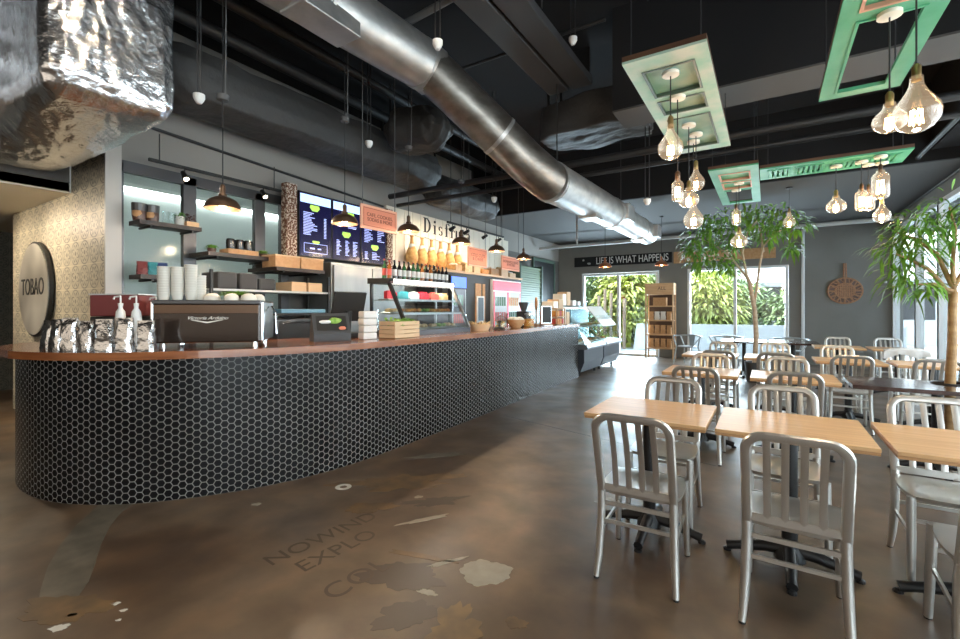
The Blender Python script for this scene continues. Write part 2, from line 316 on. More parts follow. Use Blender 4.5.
def text(name, body, size, m, loc, rot, parent=None, depth=.003, align='CENTER', sx=1, shear=0):
    c = bpy.data.curves.new(name, 'FONT'); c.body = body; c.size = size; c.extrude = depth; c.align_x = align; c.align_y = 'CENTER'; c.shear = shear
    c.materials.append(M[m]); q = bpy.data.objects.new(name, c); COL.objects.link(q); bpy.context.view_layer.update()
    me = bpy.data.meshes.new_from_object(q.evaluated_get(bpy.context.evaluated_depsgraph_get())); me.name = name
    bpy.data.objects.remove(q); me.materials.clear(); me.materials.append(M[m]); o = bpy.data.objects.new(name, me); COL.objects.link(o); o.location = loc; o.rotation_euler = rot; o.scale = (sx, 1, 1)
    if parent: o.parent = parent
    return o
FX = (PI / 2, 0, PI / 2)       # text facing +X
FY = (PI / 2, 0, 0)            # text facing -Y

# ------------------------------------------------------------------ room shell
XL, XR, YB = -5.8, 2.42, 14.0
fl = struct('floor', 'floor', (-11.6, -4.2, -.12), (XR + .1, YB + .2, 0))
def patch(name, m, cx, cy, rx, ry, rot=0, seed=0, n=22, jag=.18, z=.0015):
    rnd = random.Random(seed); pts = []; n = 56; ph = [rnd.uniform(0, 6.28) for _ in range(4)]
    for i in range(n):
        a = 2 * PI * i / n; k = 1 + jag * 1.1 * (.6 * math.sin(3 * a + ph[0]) + .5 * math.sin(5 * a + ph[1]) + .4 * math.sin(9 * a + ph[2]) + .3 * math.sin(17 * a + ph[3])); x, y = rx * k * math.cos(a), ry * k * math.sin(a)
        pts.append((cx + x * math.cos(rot) - y * math.sin(rot), cy + x * math.sin(rot) + y * math.cos(rot)))
    return MB().prism(pts, -.001, z).build(name, m, fl)
def strip_patch(name, m, pts, z=.0012): return MB().prism(pts, -.001, z).build(name, m, fl)
patch('floor_stain', 'stain_pale', -1.27, 2.06, .135, .115, .5, 1, 26, .10)
patch('floor_stain', 'stain_tan', -2.50, 2.78, .42, .15, .75, 2, 30, .35); patch('floor_stain', 'stain_tan', -2.37, 2.30, .17, .08, .75, 3)
patch('floor_stain', 'stain_tan', -1.17, 1.62, .10, .16, .2, 4, 22, .3, .0022); patch('floor_stain', 'stain_tan', -.95, 1.80, .05, .035, .2, 14)
patch('floor_stain', 'stain_grey', -2.67, 3.46, .26, .06, .8, 5); patch('floor_stain', 'stain_pale', -1.93, 2.36, .17, .022, 1.0, 6)
patch('floor_stain', 'stain_tan', -1.66, 2.00, .20, .024, .25, 7); patch('floor_stain', 'stain_pale', -1.50, 2.03, .11, .018, 1.0, 8); patch('floor_stain', 'stain_pale', -1.42, 1.76, .05, .02, .2, 9)
patch('floor_stain', 'stain_dark', -1.62, 1.80, .21, .12, .4, 10, 26, .18, .0009); patch('floor_stain', 'stain_dark', -1.40, 1.58, .15, .09, .9, 11, 26, .18, .0009)
patch('floor_stain', 'stain_dark', -2.05, 2.62, .20, .07, .8, 15, 26, .3, .0008)
ring = MB()
for i in range(24):
    a, b = 2 * PI * i / 24, 2 * PI * (i + 1) / 24
    ring.quad(*[(-2.82 + r * math.cos(t), 2.448 + r * math.sin(t), .002) for r, t in ((.028, a), (.062, a), (.062, b), (.028, b))])
ring.build('floor_ring', 'stain_white', fl)
strip_patch('floor_patch', 'stain_grey', [(-4.10, 1.33), (-3.92, 1.20), (-3.80, 1.10), (-3.55, .95), (-3.30, .83), (-3.05, .74), (-2.88, .69), (-2.80, .80), (-2.95, .90), (-3.10, .97), (-3.35, 1.08), (-3.58, 1.20), (-3.75, 1.32), (-3.88, 1.45)])
patch('floor_stain', 'stain_tan', -2.78, .76, .20, .10, .5, 31)
for i, (x, y, a) in enumerate(((-2.63, .70, .022), (-2.69, .76, .012), (-2.62, .90, .012), (-2.53, .90, .009), (-2.47, .86, .007), (-2.2, 2.62, .02), (-3.1, 1.9, .02), (-1.0, 3.3, .05))):
    patch('floor_fleck', 'stain_white' if i < 5 else 'stain_pale', x, y, a * 1.6, a, .8, 20 + i)
strip_patch('floor_seam', 'stain_dark', [(-2.9, 5.2), (-.4, 4.55), (-.39, 4.57), (-2.9, 5.225)], .001)
bang = math.atan2(.725, .071)
for s_, x, y, sz in (('NOWIND', -2.30, 1.86, .17), ('EXPLO', -2.11, 1.80, .17), ('COL', -1.80, 1.66, .19)):
    text('floor_lettering', s_, sz, 'floor_ink', (x, y, .0012), (0, 0, bang), fl, .0003, sx=1.0)

struct('wall_back', 'wall_grey_back', (-5.8, YB, 0), (-5.02, YB + .2, 4.6))
struct('wall_back_header', 'wall_grey_back', (-5.02, YB, 2.52), (XR + .2, YB + .2, 4.6))
struct('wall_back_pier', 'wall_grey_back', (-2.68, YB, 0), (-1.93, YB + .2, 2.52))
struct('wall_back_pier', 'wall_grey_back', (.45, YB, 0), (XR + .2, YB + .2, 2.52))
tag(MB().tube([(.74, 13.93, 0), (.74, 13.93, 3.5)], .035, 10).build('trim_1', 'white_frame', None, 40), kind='structure')
tag(MB().tube([(2.30, 13.93, 2.05), (2.30, 13.93, 2.0)], .03, 8).build('trim_2', 'white_frame', None, 40), kind='structure')
def window(name, x0, x1, z0, z1, mul, y=YB, vert=True, rails=()):
    f = MB(); t = .07
    f.box((x0, y - .03, z0), (x0 + t, y + .1, z1)).box((x1 - t, y - .03, z0), (x1, y + .1, z1)).box((x0 + t, y - .03, z1 - t), (x1 - t, y + .1, z1)).box((x0 + t, y - .03, z0), (x1 - t, y + .1, z0 + t))
    for m_ in mul: f.box((m_ - .035, y - .02, z0 + t), (m_ + .035, y + .09, z1 - t))
    for r in rails: f.box((x0 + t, y - .01, r), (x1 - t, y + .08, r + .04))
    o = f.build(name, 'white_frame'); o['kind'] = 'structure'
    xs = [x0 + t] + list(mul) + [x1 - t]
    for a, b in zip(xs[:-1], xs[1:]): box('window_pane', 'glass', (a + .03, y + .03, z0 + t), (b - .03, y + .04, z1 - t), o)
    return o
window('window_1', -5.0, -2.70, 0, 2.5, (-3.86,)); window('window_2', -1.92, .44, 0, 2.53, (-.75,))
# glazed right wall
struct('wall_right_header', 'wall_grey_back', (XR, -4.2, 3.23), (XR + .2, YB, 4.6))
wf = MB()
for y in [YB - .08, 12.0, 10.6, 9.2, 7.6, 6.0, 4.4, 2.8, 1.2, -.4, -2, -4.1]: wf.box((XR, y - .05, 0), (XR + .12, y + .05, 3.23))
wf.box((XR, -4.15, 0), (XR + .12, YB, .10)).box((XR, -4.15, 3.15), (XR + .12, YB, 3.23))
w3 = wf.build('window_3', 'white_frame'); w3['kind'] = 'structure'
gs = MB()
for y in (12.0, 10.6, 9.2): gs.box((XR - .012, y - .012, .1), (XR - .002, y + .012, 3.15))
gs.build('window_gasket', 'black', w3)
box('window_pane', 'glass', (XR + .05, -4.1, .1), (XR + .06, YB - .1, 3.15), w3)
# left side: kitchen partition wall X = -5.8
struct('wall_left', 'wall_upper', (XL - .15, 2.02, 2.95), (XL, YB, 4.6))
struct('wall_left_lower', 'wall_grey', (XL - .15, 2.02, 0), (XL, 4.0, .95))
struct('wall_left_panel', 'wall_grey', (XL - .15, 4.0, 0), (XL, YB, 2.95))
k = MB()
for y, hw in ((2.045, .010), (2.71, .07), (3.59, .07), (3.96, .06)): k.box((XL - .04, y - hw, .95), (XL + .03, y + hw, 2.95))
k.box((XL - .04, 2.02, 2.86), (XL + .03, 4.0, 2.98)).box((XL - .04, 2.02, .93), (XL + .03, 4.0, 1.0))
w4 = k.build('window_4', 'steel_dark'); w4['kind'] = 'structure'
for a, b in ((2.055, 2.635), (2.785, 3.515), (3.665, 3.885)): box('window_pane', 'glass_kitchen', (XL - .01, a, 1.0), (XL, b, 2.86), w4)
struct('wall_kitchen', 'kitchen_wall', (-8.0, 2.02, 0), (-7.85, 6.2, 3.4)); struct('wall_kitchen_end', 'kitchen_wall', (-8.0, 6.2, 0), (-5.95, 6.3, 3.4))
struct('ceiling_kitchen', 'kitchen_wall', (-8.0, 2.02, 3.4), (-5.95, 6.3, 3.5))
kt = thing('kitchen_tube_light', 'long white fluorescent tube glowing behind the kitchen glass', 'light', (-7.80, 4.1, 3.13))
MB().box((-.05, -1.5, .03), (.05, 1.5, .08)).build('lamp_housing', 'white', kt); MB().tube([(0, -1.48, 0), (0, 1.48, 0)], .028, 8).build('lamp_tube', 'tube_light', kt)
light('kitchen_fill', 'AREA', (-6.35, 4.0, 3.15), 15, (.9, 1, 1), (0, .75, 0), (.2, 3))  # added fill for the kitchen wall, hidden above the window opening
# patterned tile wall with pale pilaster
struct('wall_tile', 'cement_tile', (-9.0, 1.9, 0), (-5.80, 2.02, 2.73)); struct('wall_tile_upper', 'cement_tile', (-6.75, 1.9, 2.73), (-5.80, 2.02, 4.6))
struct('trim_3', 'pilaster', (-5.80, 1.895, 0), (-5.765, 2.035, 4.6))
struct('wall_hall_end', 'cement_tile_dark', (-11.3, -.5, 0), (-11.15, 6, 2.9)); struct('ceiling_hall', 'beige', (-11.3, .75, 2.73), (-9.0, 6.0, 2.85)); struct('ceiling_hall_front', 'beige', (-9.0, .75, 2.73), (-6.80, 1.9, 2.85))
struct('ceiling_bulkhead', 'wall_grey', (-6.86, 1.1, 2.75), (-6.80, 1.9, 4.6)); struct('wall_hall_upper', 'black_matte', (-11.3, .70, 2.70), (-7.10, .75, 4.6))
struct('wall_left_rear', 'wall_grey', (-11.5, -4.2, 0), (-11.3, 6, 4.6)); struct('wall_front', 'wall_grey', (-11.5, -4.3, 0), (XR + .2, -4.15, 4.6))
struct('wall_hall_back', 'wall_grey', (-11.3, 6.0, 0), (-8.0, 6.1, 2.9)); struct('wall_kitchen_side', 'wall_grey', (-9.0, 2.02, 0), (-8.9, 6.0, 2.9))
struct('ceiling', 'ceiling_black', (-11.5, -4.2, 4.6), (XR + .2, YB + .2, 4.75))
struct('ceiling_soffit', 'ceiling_grey', (-5.8, 8.9, 3.5), (XR, YB, 3.62)); struct('beam_soffit', 'ceiling_black', (-5.8, 8.84, 3.49), (XR, 8.9, 4.6))
struct('beam_cross', 'ceiling_black', (-1.4, 4.85, 3.51), (XR, 5.35, 4.6)); struct('beam_cross_face', 'ceiling_grey', (-1.4, 4.85, 3.49), (XR, 5.35, 3.509)); struct('beam_side', 'ceiling_black', (1.95, -4.2, 3.65), (XR, 8.84, 4.6))
for i, x in enumerate((-8.6, -7.35)):  # downlights added out of view to warm the tiled wall
    t = thing('fill_downlight', ('added round downlight in the hall ceiling, farther from the tiled wall end', 'added round downlight in the hall ceiling nearest the foil duct')[i], 'downlight', (x, 1.05, 2.73), 0, 'added hall downlights')
    MB().lathe([(0, 0), (.05, 0), (.05, -.012), (.07, -.012), (.07, 0)], (0, 0, 0), 16).build('ring', 'white', t)
    sp = light('tile_wall_fill', 'SPOT', (x, .95, 2.70), 95, (1, .84, .62), radius=.05, spot=2.6, blend=1); aim(sp, (x + .5, 1.9, .9))
# overhangs added outside to keep the sun off the glass
struct('roof', 'ceiling_grey', (XR + .2, -4.2, 3.5), (XR + 2.2, YB + .2, 3.7)); 
struct('roof_added_rear', 'ceiling_grey', (-7, YB + .2, 3.3), (XR + 2.2, YB + 1.4, 3.5))

# ------------------------------------------------------------------ outside
struct('ground_outside', 'concrete_out', (-14, YB + .2, -.15), (14, 26, -.02)); struct('ground_side', 'concrete_out', (XR + .12, -5, -.15), (14, YB + .2, -.02))
gw = tag(box('garden_wall', 'white_out', (-3.0, 15.7, -.02), (3.0, 15.9, .92)), 'low white garden wall outside the rear window', 'wall')
ds = thing('door_step', 'white sloping ramp panel outside the rear door glass', 'ramp', (-3.2, 14.9, -.02))
MB().hull([(-.45, 0, 0), (.45, 0, 0), (-.45, .5, 0), (.45, .5, 0), (-.40, .3, .95), (.40, .3, .95), (-.40, .4, .95), (.40, .4, .95)]).build('ramp_panel', 'white_out', ds)
MB().box((-.55, -.5, -.0), (.55, 0, .12)).build('ramp_step', 'concrete_out', ds)
nb = thing('pavilion', 'pale building with a flat white eave behind the rear window', 'building', (1.2, 24.0, -.02))
MB().box((-3.4, 0, 0), (4.8, 1.5, 2.6)).build('wall', 'concrete_out', nb); MB().box((-3.6, -2.4, 3.1), (5.0, 1.6, 3.6)).build('roof', 'white_out', nb)
MB().box((-3.0, -.03, 1.0), (4.2, 0, 2.4)).build('window', 'charcoal', nb)
for i, x in enumerate((-3.2, -.6, 2.2)): MB().box((x, -2.2, 0), (x + .14, -2.06, 3.0)).build('post', 'white_out', nb)
sb = thing('side_building', 'pale blue white building across the way from the glazed side', 'building', (6.6, 4, -.02))
MB().box((0, -6, 0), (1, 18, 5.5)).build('wall', 'white_out', sb)
wins = MB()
for y in range(-5, 17, 2): wins.box((-.03, y, .9), (0, y + 1.2, 2.5))
wins.build('window', mat('pale_glazing', (.45, .62, .72), .2), sb)

def leafmesh(mb, base, d, L, W, droop=.25, fold=.0):
    """one pointed leaf of two bent halves"""
    d = Vector(d).normalized(); s = d.cross(Vector((0, 0, 1)));
    if s.length < .1: s = Vector((1, 0, 0))
    s.normalize(); base = Vector(base); dn = Vector((0, 0, -1))
    p1 = base + d * L * .35 + dn * droop * L * .08; p2 = base + d * L * .7 + dn * droop * L * .35; p3 = base + d * L + dn * droop * L
    u = s.cross(d) * fold * W
    b = mb.bm.verts.new
    v0 = b(base); a1 = b(p1 + s * W / 2 + u); c1 = b(p1 - s * W / 2 + u); a2 = b(p2 + s * W * .38 + u); c2 = b(p2 - s * W * .38 + u); v3 = b(p3)
    F = mb.bm.faces.new
    F((v0, c1, a1)); F((a1, c1, c2, a2)); F((a2, c2, v3))
def shrub(name, label, cat, loc, R, n, m, L=.22, W=.07, group=None, seed=0, stems=6):
    rnd = random.Random(seed); t = thing(name, label, cat, loc, 0, group); mb = MB(); st = MB()
    for i in range(stems):
        a = 2 * PI * i / stems; st.tube([(0, 0, 0), (R[0] * .4 * math.cos(a), R[1] * .4 * math.sin(a), R[2] * 1.2)], .02, 5)
    for i in range(n):
        while True:
            p = Vector((rnd.uniform(-1, 1), rnd.uniform(-1, 1), rnd.uniform(-1, 1)))
            if .25 < p.length < 1: break
        q = Vector((p.x * R[0], p.y * R[1], R[2] + p.z * R[2])); dd = Vector((p.x + rnd.uniform(-.6, .6), p.y + rnd.uniform(-.6, .6), rnd.uniform(-.3, .7)))
        leafmesh(mb, q, dd, L * rnd.uniform(.6, 1.3), W * rnd.uniform(.7, 1.3), rnd.uniform(.1, .7))
    st.build('stem', 'bark', t); mb.build('foliage', m, t); return t
shrub('garden_shrub', 'yellow green sunlit shrub outside the rear door, beside the bread rack', 'shrub', (-4.6, 17.6, -.02), (1.1, .8, 1.6), 3000, 'leaf_bright', .40, .14, 'shrubs outside', 1)
shrub('garden_shrub', 'mid green shrub behind the wooden posts outside the rear door', 'shrub', (-6.9, 18.0, -.02), (1.5, .9, 1.9), 3000, 'leaf_out', .40, .14, 'shrubs outside', 2)
shrub('garden_shrub', 'bright yellow green palm bush outside the rear window, nearest the glass', 'shrub', (-1.9, 17.3, -.02), (1.15, .8, 1.35), 3000, 'leaf_bright', .50, .09, 'shrubs outside', 3)
shrub('garden_shrub', 'darker green bush at the far side of the rear window', 'shrub', (.9, 18.2, -.02), (1.3, .7, 1.05), 2500, 'leaf_out', .34, .10, 'shrubs outside', 4)
shrub('garden_shrub', 'tall grey green bush in front of the pavilion wall', 'shrub', (-1.2, 19.0, -.02), (1.5, .6, 1.3), 2500, 'leaf_out', .34, .12, 'shrubs outside', 5)
shrub('garden_shrub', 'tall leafy bush at the end of the garden behind the rear door', 'shrub', (-3.9, 20.2, -.02), (3.2, .9, 2.3), 5000, 'leaf_out', .5, .18, 'shrubs outside', 6)
for i, (x, y, h) in enumerate(((-5.25, 16.4, 1.9), (-5.05, 16.5, 2.15), (-4.8, 16.4, 2.0), (-4.55, 16.5, 2.2), (-4.32, 16.4, 1.8))):
    o = MB().tube([(0, 0, 0), (.02, 0, h)], .055, 8).build('wooden_post', 'wood_out', None, 40, (x, y, -.02))
    tag(o, 'weathered %s upright log outside the rear door glass' % ('first', 'second', 'middle', 'fourth', 'last')[i], 'post', 'row of upright logs outside')

# ------------------------------------------------------------------ service counter
def smooth(pts, it=3):
    for _ in range(it):
        q = [pts[0]]
        for a, b in zip(pts[:-1], pts[1:]): q += [(.75 * a[0] + .25 * b[0], .75 * a[1] + .25 * b[1]), (.25 * a[0] + .75 * b[0], .25 * a[1] + .75 * b[1])]
        pts = q + [pts[-1]]
    return pts
front = smooth([(-5.62, 1.86), (-5.62, 1.42), (-5.48, 1.18), (-5.0, 1.06), (-4.45, 1.09), (-3.95, 1.32), (-3.58, 1.72), (-3.30, 2.22), (-3.17, 2.75), (-3.15, 3.4), (-3.17, 5.0), (-3.25, 7.1), (-3.29, 8.97)], 3)
back = smooth([(-3.95, 8.97), (-3.91, 5.0), (-3.88, 3.4), (-4.05, 2.6), (-4.35, 2.05), (-4.75, 1.86)], 2)
ct = thing('service_counter', 'long black hexagon-tiled serving counter with curved end and brown wooden top', 'counter', (-4, 3, 0))
def loc_(p): return (p[0] + 4, p[1] - 3)
bm = bmesh.new(); uvl = bm.loops.layers.uv.new('UVMap')
path = [loc_(p) for p in front]; s_ = 0; prev = None
for p in path:
    if prev: s_ += math.dist(p[:2], prev[0][:2])
    cur = (p, s_, bm.verts.new((*p, 0)), bm.verts.new((*p, 1.04)))
    if prev:
        f = bm.faces.new((prev[2], cur[2], cur[3], prev[3]))
        for l, uv in zip(f.loops, ((prev[1], 0), (s_, 0), (s_, 1.04), (prev[1], 1.04))): l[uvl].uv = uv
    prev = cur
me = bpy.data.meshes.new('tiled_front'); bm.to_mesh(me); bm.free(); me.materials.append(M['hex_tile']); me.polygons.foreach_set('use_smooth', [True] * len(me.polygons))
o = bpy.data.objects.new('tiled_front', me); COL.objects.link(o); o.parent = ct
def offset(pts, d):
    out = []
    for i, p in enumerate(pts):
        a = pts[max(i - 1, 0)]; b = pts[min(i + 1, len(pts) - 1)]; tx, ty = b[0] - a[0], b[1] - a[1]; l = math.hypot(tx, ty); out.append((p[0] + ty / l * d, p[1] - tx / l * d))
    return out
inner = [loc_(p) for p in offset(front, -.02)]; bk = [loc_(p) for p in back]
MB().prism(inner + bk, 0.001, 1.038).build('counter_body', 'black_matte', ct)
ov = [(.05 + .09 * min(1, max(0, (p[0] + 5.62) / 1.0))) if p[1] < 6 else .14 - (p[1] - 6) / 3 * .10 for p in front]
outer = [loc_(offset(front, ov[i])[i]) for i in range(len(front))]
MB().prism(outer + [loc_((-4.05, 8.97)), loc_((-4.0, 5.0)), loc_((-3.97, 3.4)), loc_((-4.15, 2.65)), loc_((-4.42, 2.12)), loc_((-4.80, 1.86))], 1.045, 1.10).build('worktop', 'counter_wood', ct)
ins = offset(front, -.012)
MB().prism([loc_(p) for p in offset(front, .06)] + bk, 1.0385, 1.045).build('shadow_gap', 'black', ct)
CT = 1.10

# ------------------------------------------------------------------ chairs
def hoop(w, r, z0, z1, y0, y1, n=6):
    """U-shaped back tube: left post, rounded corners, top rail, right post"""
    h = w / 2; P = []
    def y(z): return y0 + (y1 - y0) * (z - z0) / (z1 - z0)
    P += [(-h, y(z0), z0), (-h, y(z1 - r), z1 - r)]
    for i in range(1, n + 1): a = PI - i * PI / 2 / n; P.append((-h + r + r * math.cos(a), y(z1 - r + r * math.sin(a)), z1 - r + r * math.sin(a)))
    for i in range(0, n + 1): a = PI / 2 - i * PI / 2 / n; P.append((h - r + r * math.cos(a), y(z1 - r + r * math.sin(a)), z1 - r + r * math.sin(a)))
    P.append((h, y(z0), z0)); return P
def make_chair(m='aluminium'):
    t = thing('slat_back_chair', 'x', 'chair')
    # seat: dished pan with rounded outline
    bm = MB(); N = 9
    def sw(v): return .190 + .014 * math.sin(PI * v)
    top = {}; bot = {}
    for i in range(N):
        for j in range(N):
            u, v = i / (N - 1) * 2 - 1, j / (N - 1) * 2 - 1
            k = (abs(u) ** 4 + abs(v) ** 4) ** .25; mx_ = max(abs(u), abs(v)); sc = (mx_ / k if k > 0 else 1); sc = 1 + (sc - 1) * .55
            x, y = u * sc * sw((v + 1) / 2), v * sc * .20
            edge = max(abs(u), abs(v)); z = .462 - .022 * (1 - edge ** 2) * (1 if True else 0) - (.012 if edge > .99 else 0)
            top[i, j] = bm.bm.verts.new((x, y, z)); bot[i, j] = bm.bm.verts.new((x * .98, y * .98, min(z - .006, .430)))
    for i in range(N - 1):
        for j in range(N - 1):
            bm.bm.faces.new((top[i, j], top[i + 1, j], top[i + 1, j + 1], top[i, j + 1])); bm.bm.faces.new((bot[i, j], bot[i, j + 1], bot[i + 1, j + 1], bot[i + 1, j]))
    for i in range(N - 1):
        for a, b in (((i, 0), (i + 1, 0)), ((i + 1, N - 1), (i, N - 1)), ((0, i + 1), (0, i)), ((N - 1, i), (N - 1, i + 1))): bm.bm.faces.new((bot[a], bot[b], top[b], top[a]))
    bm.build('seat', m, t, 35)
    # back: hoop plus four upright slats and the lower rail
    b = MB(); b.tube(hoop(.352, .07, .44, .868, -.205, -.345), .014, 8, ry=.021, ref=(0, 1, .3))
    for i in range(4):
        x = -.099 + i * .066; P = []
        for k in range(7):
            z = .475 + k * (.85 - .475) / 6; yy = -.205 - .14 * (z - .44) / .425 + .022 * math.sin(PI * k / 6); P.append((x, yy, z))
        b.tube(P, .0045, 6, ry=.0165, ref=(0, 1, .3))
    b.obox((-.170, -.213, .475), (.170, -.213, .475), .016, .036); b.build('backrest', m, t, 40)
    for s in (-1, 1):
        MB().tube([(s * .176, -.205, .47), (s * .177, -.199, .38), (s * .180, -.203, .25), (s * .186, -.220, .11), (s * .193, -.248, .008)], [.0195, .021, .021, .019, .015], 8).build('leg', m, t, 50)
        MB().tube([(s * .184, .178, .445), (s * .187, .195, .25), (s * .191, .218, .008)], [.020, .0195, .016], 8).build('leg', m, t, 50)
    st = MB()
    st.obox((-.175, -.202, .385), (.175, -.202, .385), .012, .022).obox((-.178, -.203, .29), (.178, -.203, .29), .012, .018)
    st.obox((-.18, .188, .33), (.18, .188, .33), .012, .018)
    for s in (-1, 1): st.obox((s * .180, -.206, .24), (s * .18, .196, .24), .012, .018).obox((s * .176, -.20, .435), (s * .178, .18, .435), .014, .022)
    st.build('stretcher', m, t)
    for s in (-1, 1):
        for y, x in ((-.248, .193), (.218, .191)): MB().lathe([(0, 0), (.014, 0), (.014, .012), (0, .012)], (s * x, y, 0), 8).build('foot_cap', 'cast_iron', t)
    return t
chair0 = make_chair(); used = [0]
def chair(x, y, rz, label, group, m=None):
    if not used[0]: used[0] = 1; c = chair0; c.location = (x, y, 0); c.rotation_euler = (0, 0, rz); c['label'] = label; c['group'] = group; return c
    return dup(chair0, (x, y, 0), rz, label, group)
G1, G2, G3, G4 = 'chairs at the nearest row of tables', 'chairs at the second row of tables', 'chairs at the third row of tables', 'chairs at the far row of tables'
chair(-.572, 2.585, .03, 'aluminium chair, back to the camera, at the nearest row beside the open floor', G1)
chair(.10, 2.585, -.02, 'largest aluminium chair, back to the camera, at the middle table of the front row', G1)
chair(.795, 2.60, -.04, 'aluminium chair cut off by the picture edge, near side of the front row', G1)
chair(-.60, 3.31, PI, 'aluminium chair facing the camera behind the front row table by the open floor', G1)
chair(.085, 3.31, PI + .02, 'aluminium chair facing the camera behind the middle table of the front row', G1)
chair(.80, 3.31, PI, 'aluminium chair facing the camera behind the cut-off table of the front row', G1)
chair(-.555, 4.82, 0, 'grey-looking chair with its back to the camera at the second row, by the open floor', G2)
chair(.18, 4.86, .02, 'chair with its back to the camera at the second wooden table of the second row', G2)
chair(-.56, 5.53, PI, 'chair facing the camera behind the first wooden table of the second row', G2)
chair(.17, 5.53, PI, 'chair facing the camera beside the dark-topped table in the second row', G2)
chair(-.53, 6.72, 0, 'chair with its back to the camera at the third row, by the open floor', G3)
chair(.08, 6.74, 0, 'second chair from the open floor with its back to the camera in the third row', G3)
chair(.79, 6.82, 0, 'chair seen just behind the dark table, near side of the third row', G3)
chair(1.48, 6.80, 0, 'shaded chair just beside the thick plant trunk, near side of the third row', G3)
chair(-.60, 7.80, PI, 'chair facing the camera behind the third row table by the open floor', G3)
chair(.09, 7.95, PI, 'chair facing the camera in the third row, just in front of the slim tree', G3)
chair(.82, 7.78, PI, 'chair facing the camera in the third row, behind the dark table chair', G3)
chair(1.55, 7.78, PI, 'chair with the pale grey blanket over its back', G3)
chair(1.09, 10.35, PI, 'farthest chair below the round wall basket', G4)
chair(1.80, 10.40, PI, 'farthest chair beside the glazed wall', G4)

# ------------------------------------------------------------------ tables
def make_table(w, d, top='table_wood', edge='table_edge'):
    t = thing('cafe_table', 'x', 'table')
    MB().box((-w / 2, -d / 2, .732), (w / 2, d / 2, .75), bev=.002).build('table_top', top, t)
    MB().box((-w / 2 + .002, -d / 2 + .002, .716), (w / 2 - .002, d / 2 - .002, .7315)).build('edge_band', edge, t)
    MB().box((-.15, -.20, .700), (.15, .15, .716)).build('support_plate', 'cast_iron', t)
    oy = -.09 if w < .75 else 0
    MB().tube([(0, oy, .05), (0, oy, .70)], .038, 14).build('column', 'cast_iron', t, 40)
    MB().lathe([(0, .035), (.075, .035), (.07, .075), (.045, .11), (.042, .13), (0, .13)], (0, oy, 0), 16).build('hub', 'cast_iron', t, 40)
    for i in range(4):
        a = i * PI / 2; c, s = math.cos(a), math.sin(a); l = .30
        MB().tube([(c * .03, oy + s * .03, .085), (c * .12, oy + s * .12, .075), (c * l * .8, oy + s * l * .8, .045), (c * l, oy + s * l, .030)], [.034, .031, .025, .027], 8).build('base_leg', 'cast_iron', t, 50)
        MB().lathe([(0, 0), (.022, 0), (.022, .012), (.010, .020), (0, .02)], (c * l, oy + s * l, 0), 10).build('foot', 'cast_iron', t)
    return t
T0 = make_table(.69, .65); first = [1]
def table(x, y, label, group='wooden cafe tables', src=None):
    src = src or T0
    if src is T0 and first[0]: first[0] = 0; T0.location = (x, y, 0); T0['label'] = label; T0['group'] = group; return T0
    return dup(src, (x, y, 0), 0, label, group)
table(-.635, 3.10, 'pale wooden cafe table of the nearest row, at its open-floor end')
table(.10, 3.10, 'middle pale wooden table of the nearest row')
table(.845, 3.10, 'pale wooden table of the nearest row cut by the picture edge')
table(-.59, 5.34, 'wooden table of the second row at its open-floor end')
table(.20, 5.34, 'wooden table of the second row touching the dark-topped one')
table(-.70, 7.38, 'wooden table of the third row at its open-floor end'); table(.07, 7.38, 'second wooden table of the third row')
table(.85, 7.38, 'third wooden table of the third row, behind the dark-topped table'); table(1.62, 7.38, 'wooden table of the third row under the grey blanket chair')
table(1.02, 9.98, 'wooden table of the far row below the wall basket'); table(1.78, 9.98, 'wooden table of the far row beside the glazed wall')
dk = make_table(1.20, .65, 'table_dark', 'table_dark'); dk.location = (1.215, 5.34, 0)
for o_ in list(dk.children):
    if o_.name.startswith(('table_top', 'edge_band')): bpy.data.objects.remove(o_)
def holed(w_, d_, cx, cy, r, z0, z1, name):
    mb = MB(); n = 32; rg = {}
    for lv_, z in ((0, z0), (1, z1)):
        for i in range(n):
            a = 2 * PI * i / n + PI / 4; c_, s_ = math.cos(a), math.sin(a); tx_ = ((w_ / 2 if c_ > 0 else -w_ / 2) - cx) / c_ if abs(c_) > 1e-6 else 1e9; ty_ = ((d_ / 2 if s_ > 0 else -d_ / 2) - cy) / s_ if abs(s_) > 1e-6 else 1e9
            t_ = min(tx_, ty_); rg[lv_, 1, i] = mb.bm.verts.new((cx + c_ * t_, cy + s_ * t_, z)); rg[lv_, 0, i] = mb.bm.verts.new((cx + r * c_, cy + r * s_, z))
    for (X_, Y_) in ((w_ / 2, d_ / 2), (-w_ / 2, d_ / 2), (-w_ / 2, -d_ / 2), (w_ / 2, -d_ / 2)):       # snap nearest outline vertices to the corners
        i = min(range(n), key=lambda i: (rg[0, 1, i].co.x - X_) ** 2 + (rg[0, 1, i].co.y - Y_) ** 2)
        for lv_ in (0, 1): rg[lv_, 1, i].co.x = X_; rg[lv_, 1, i].co.y = Y_
    for i in range(n):
        j = (i + 1) % n; F = mb.bm.faces.new
        F((rg[1, 0, i], rg[1, 1, i], rg[1, 1, j], rg[1, 0, j])); F((rg[0, 0, i], rg[0, 0, j], rg[0, 1, j], rg[0, 1, i])); F((rg[0, 1, i], rg[0, 1, j], rg[1, 1, j], rg[1, 1, i])); F((rg[0, 0, i], rg[1, 0, i], rg[1, 0, j], rg[0, 0, j]))
    return mb.build(name, 'table_dark', dk)
holed(1.20, .65, .12, .18, .11, .716, .75, 'table_top')
tag(dk, 'dark brown topped table of the second row with the plant trunk rising beside it', 'table', 'dark topped tables')
MB().tube([(.12 + .118 * math.cos(2 * PI * i / 24), .18 + .118 * math.sin(2 * PI * i / 24), .754) for i in range(25)], .010, 6).build('grommet_ring', 'black', dk, 60)
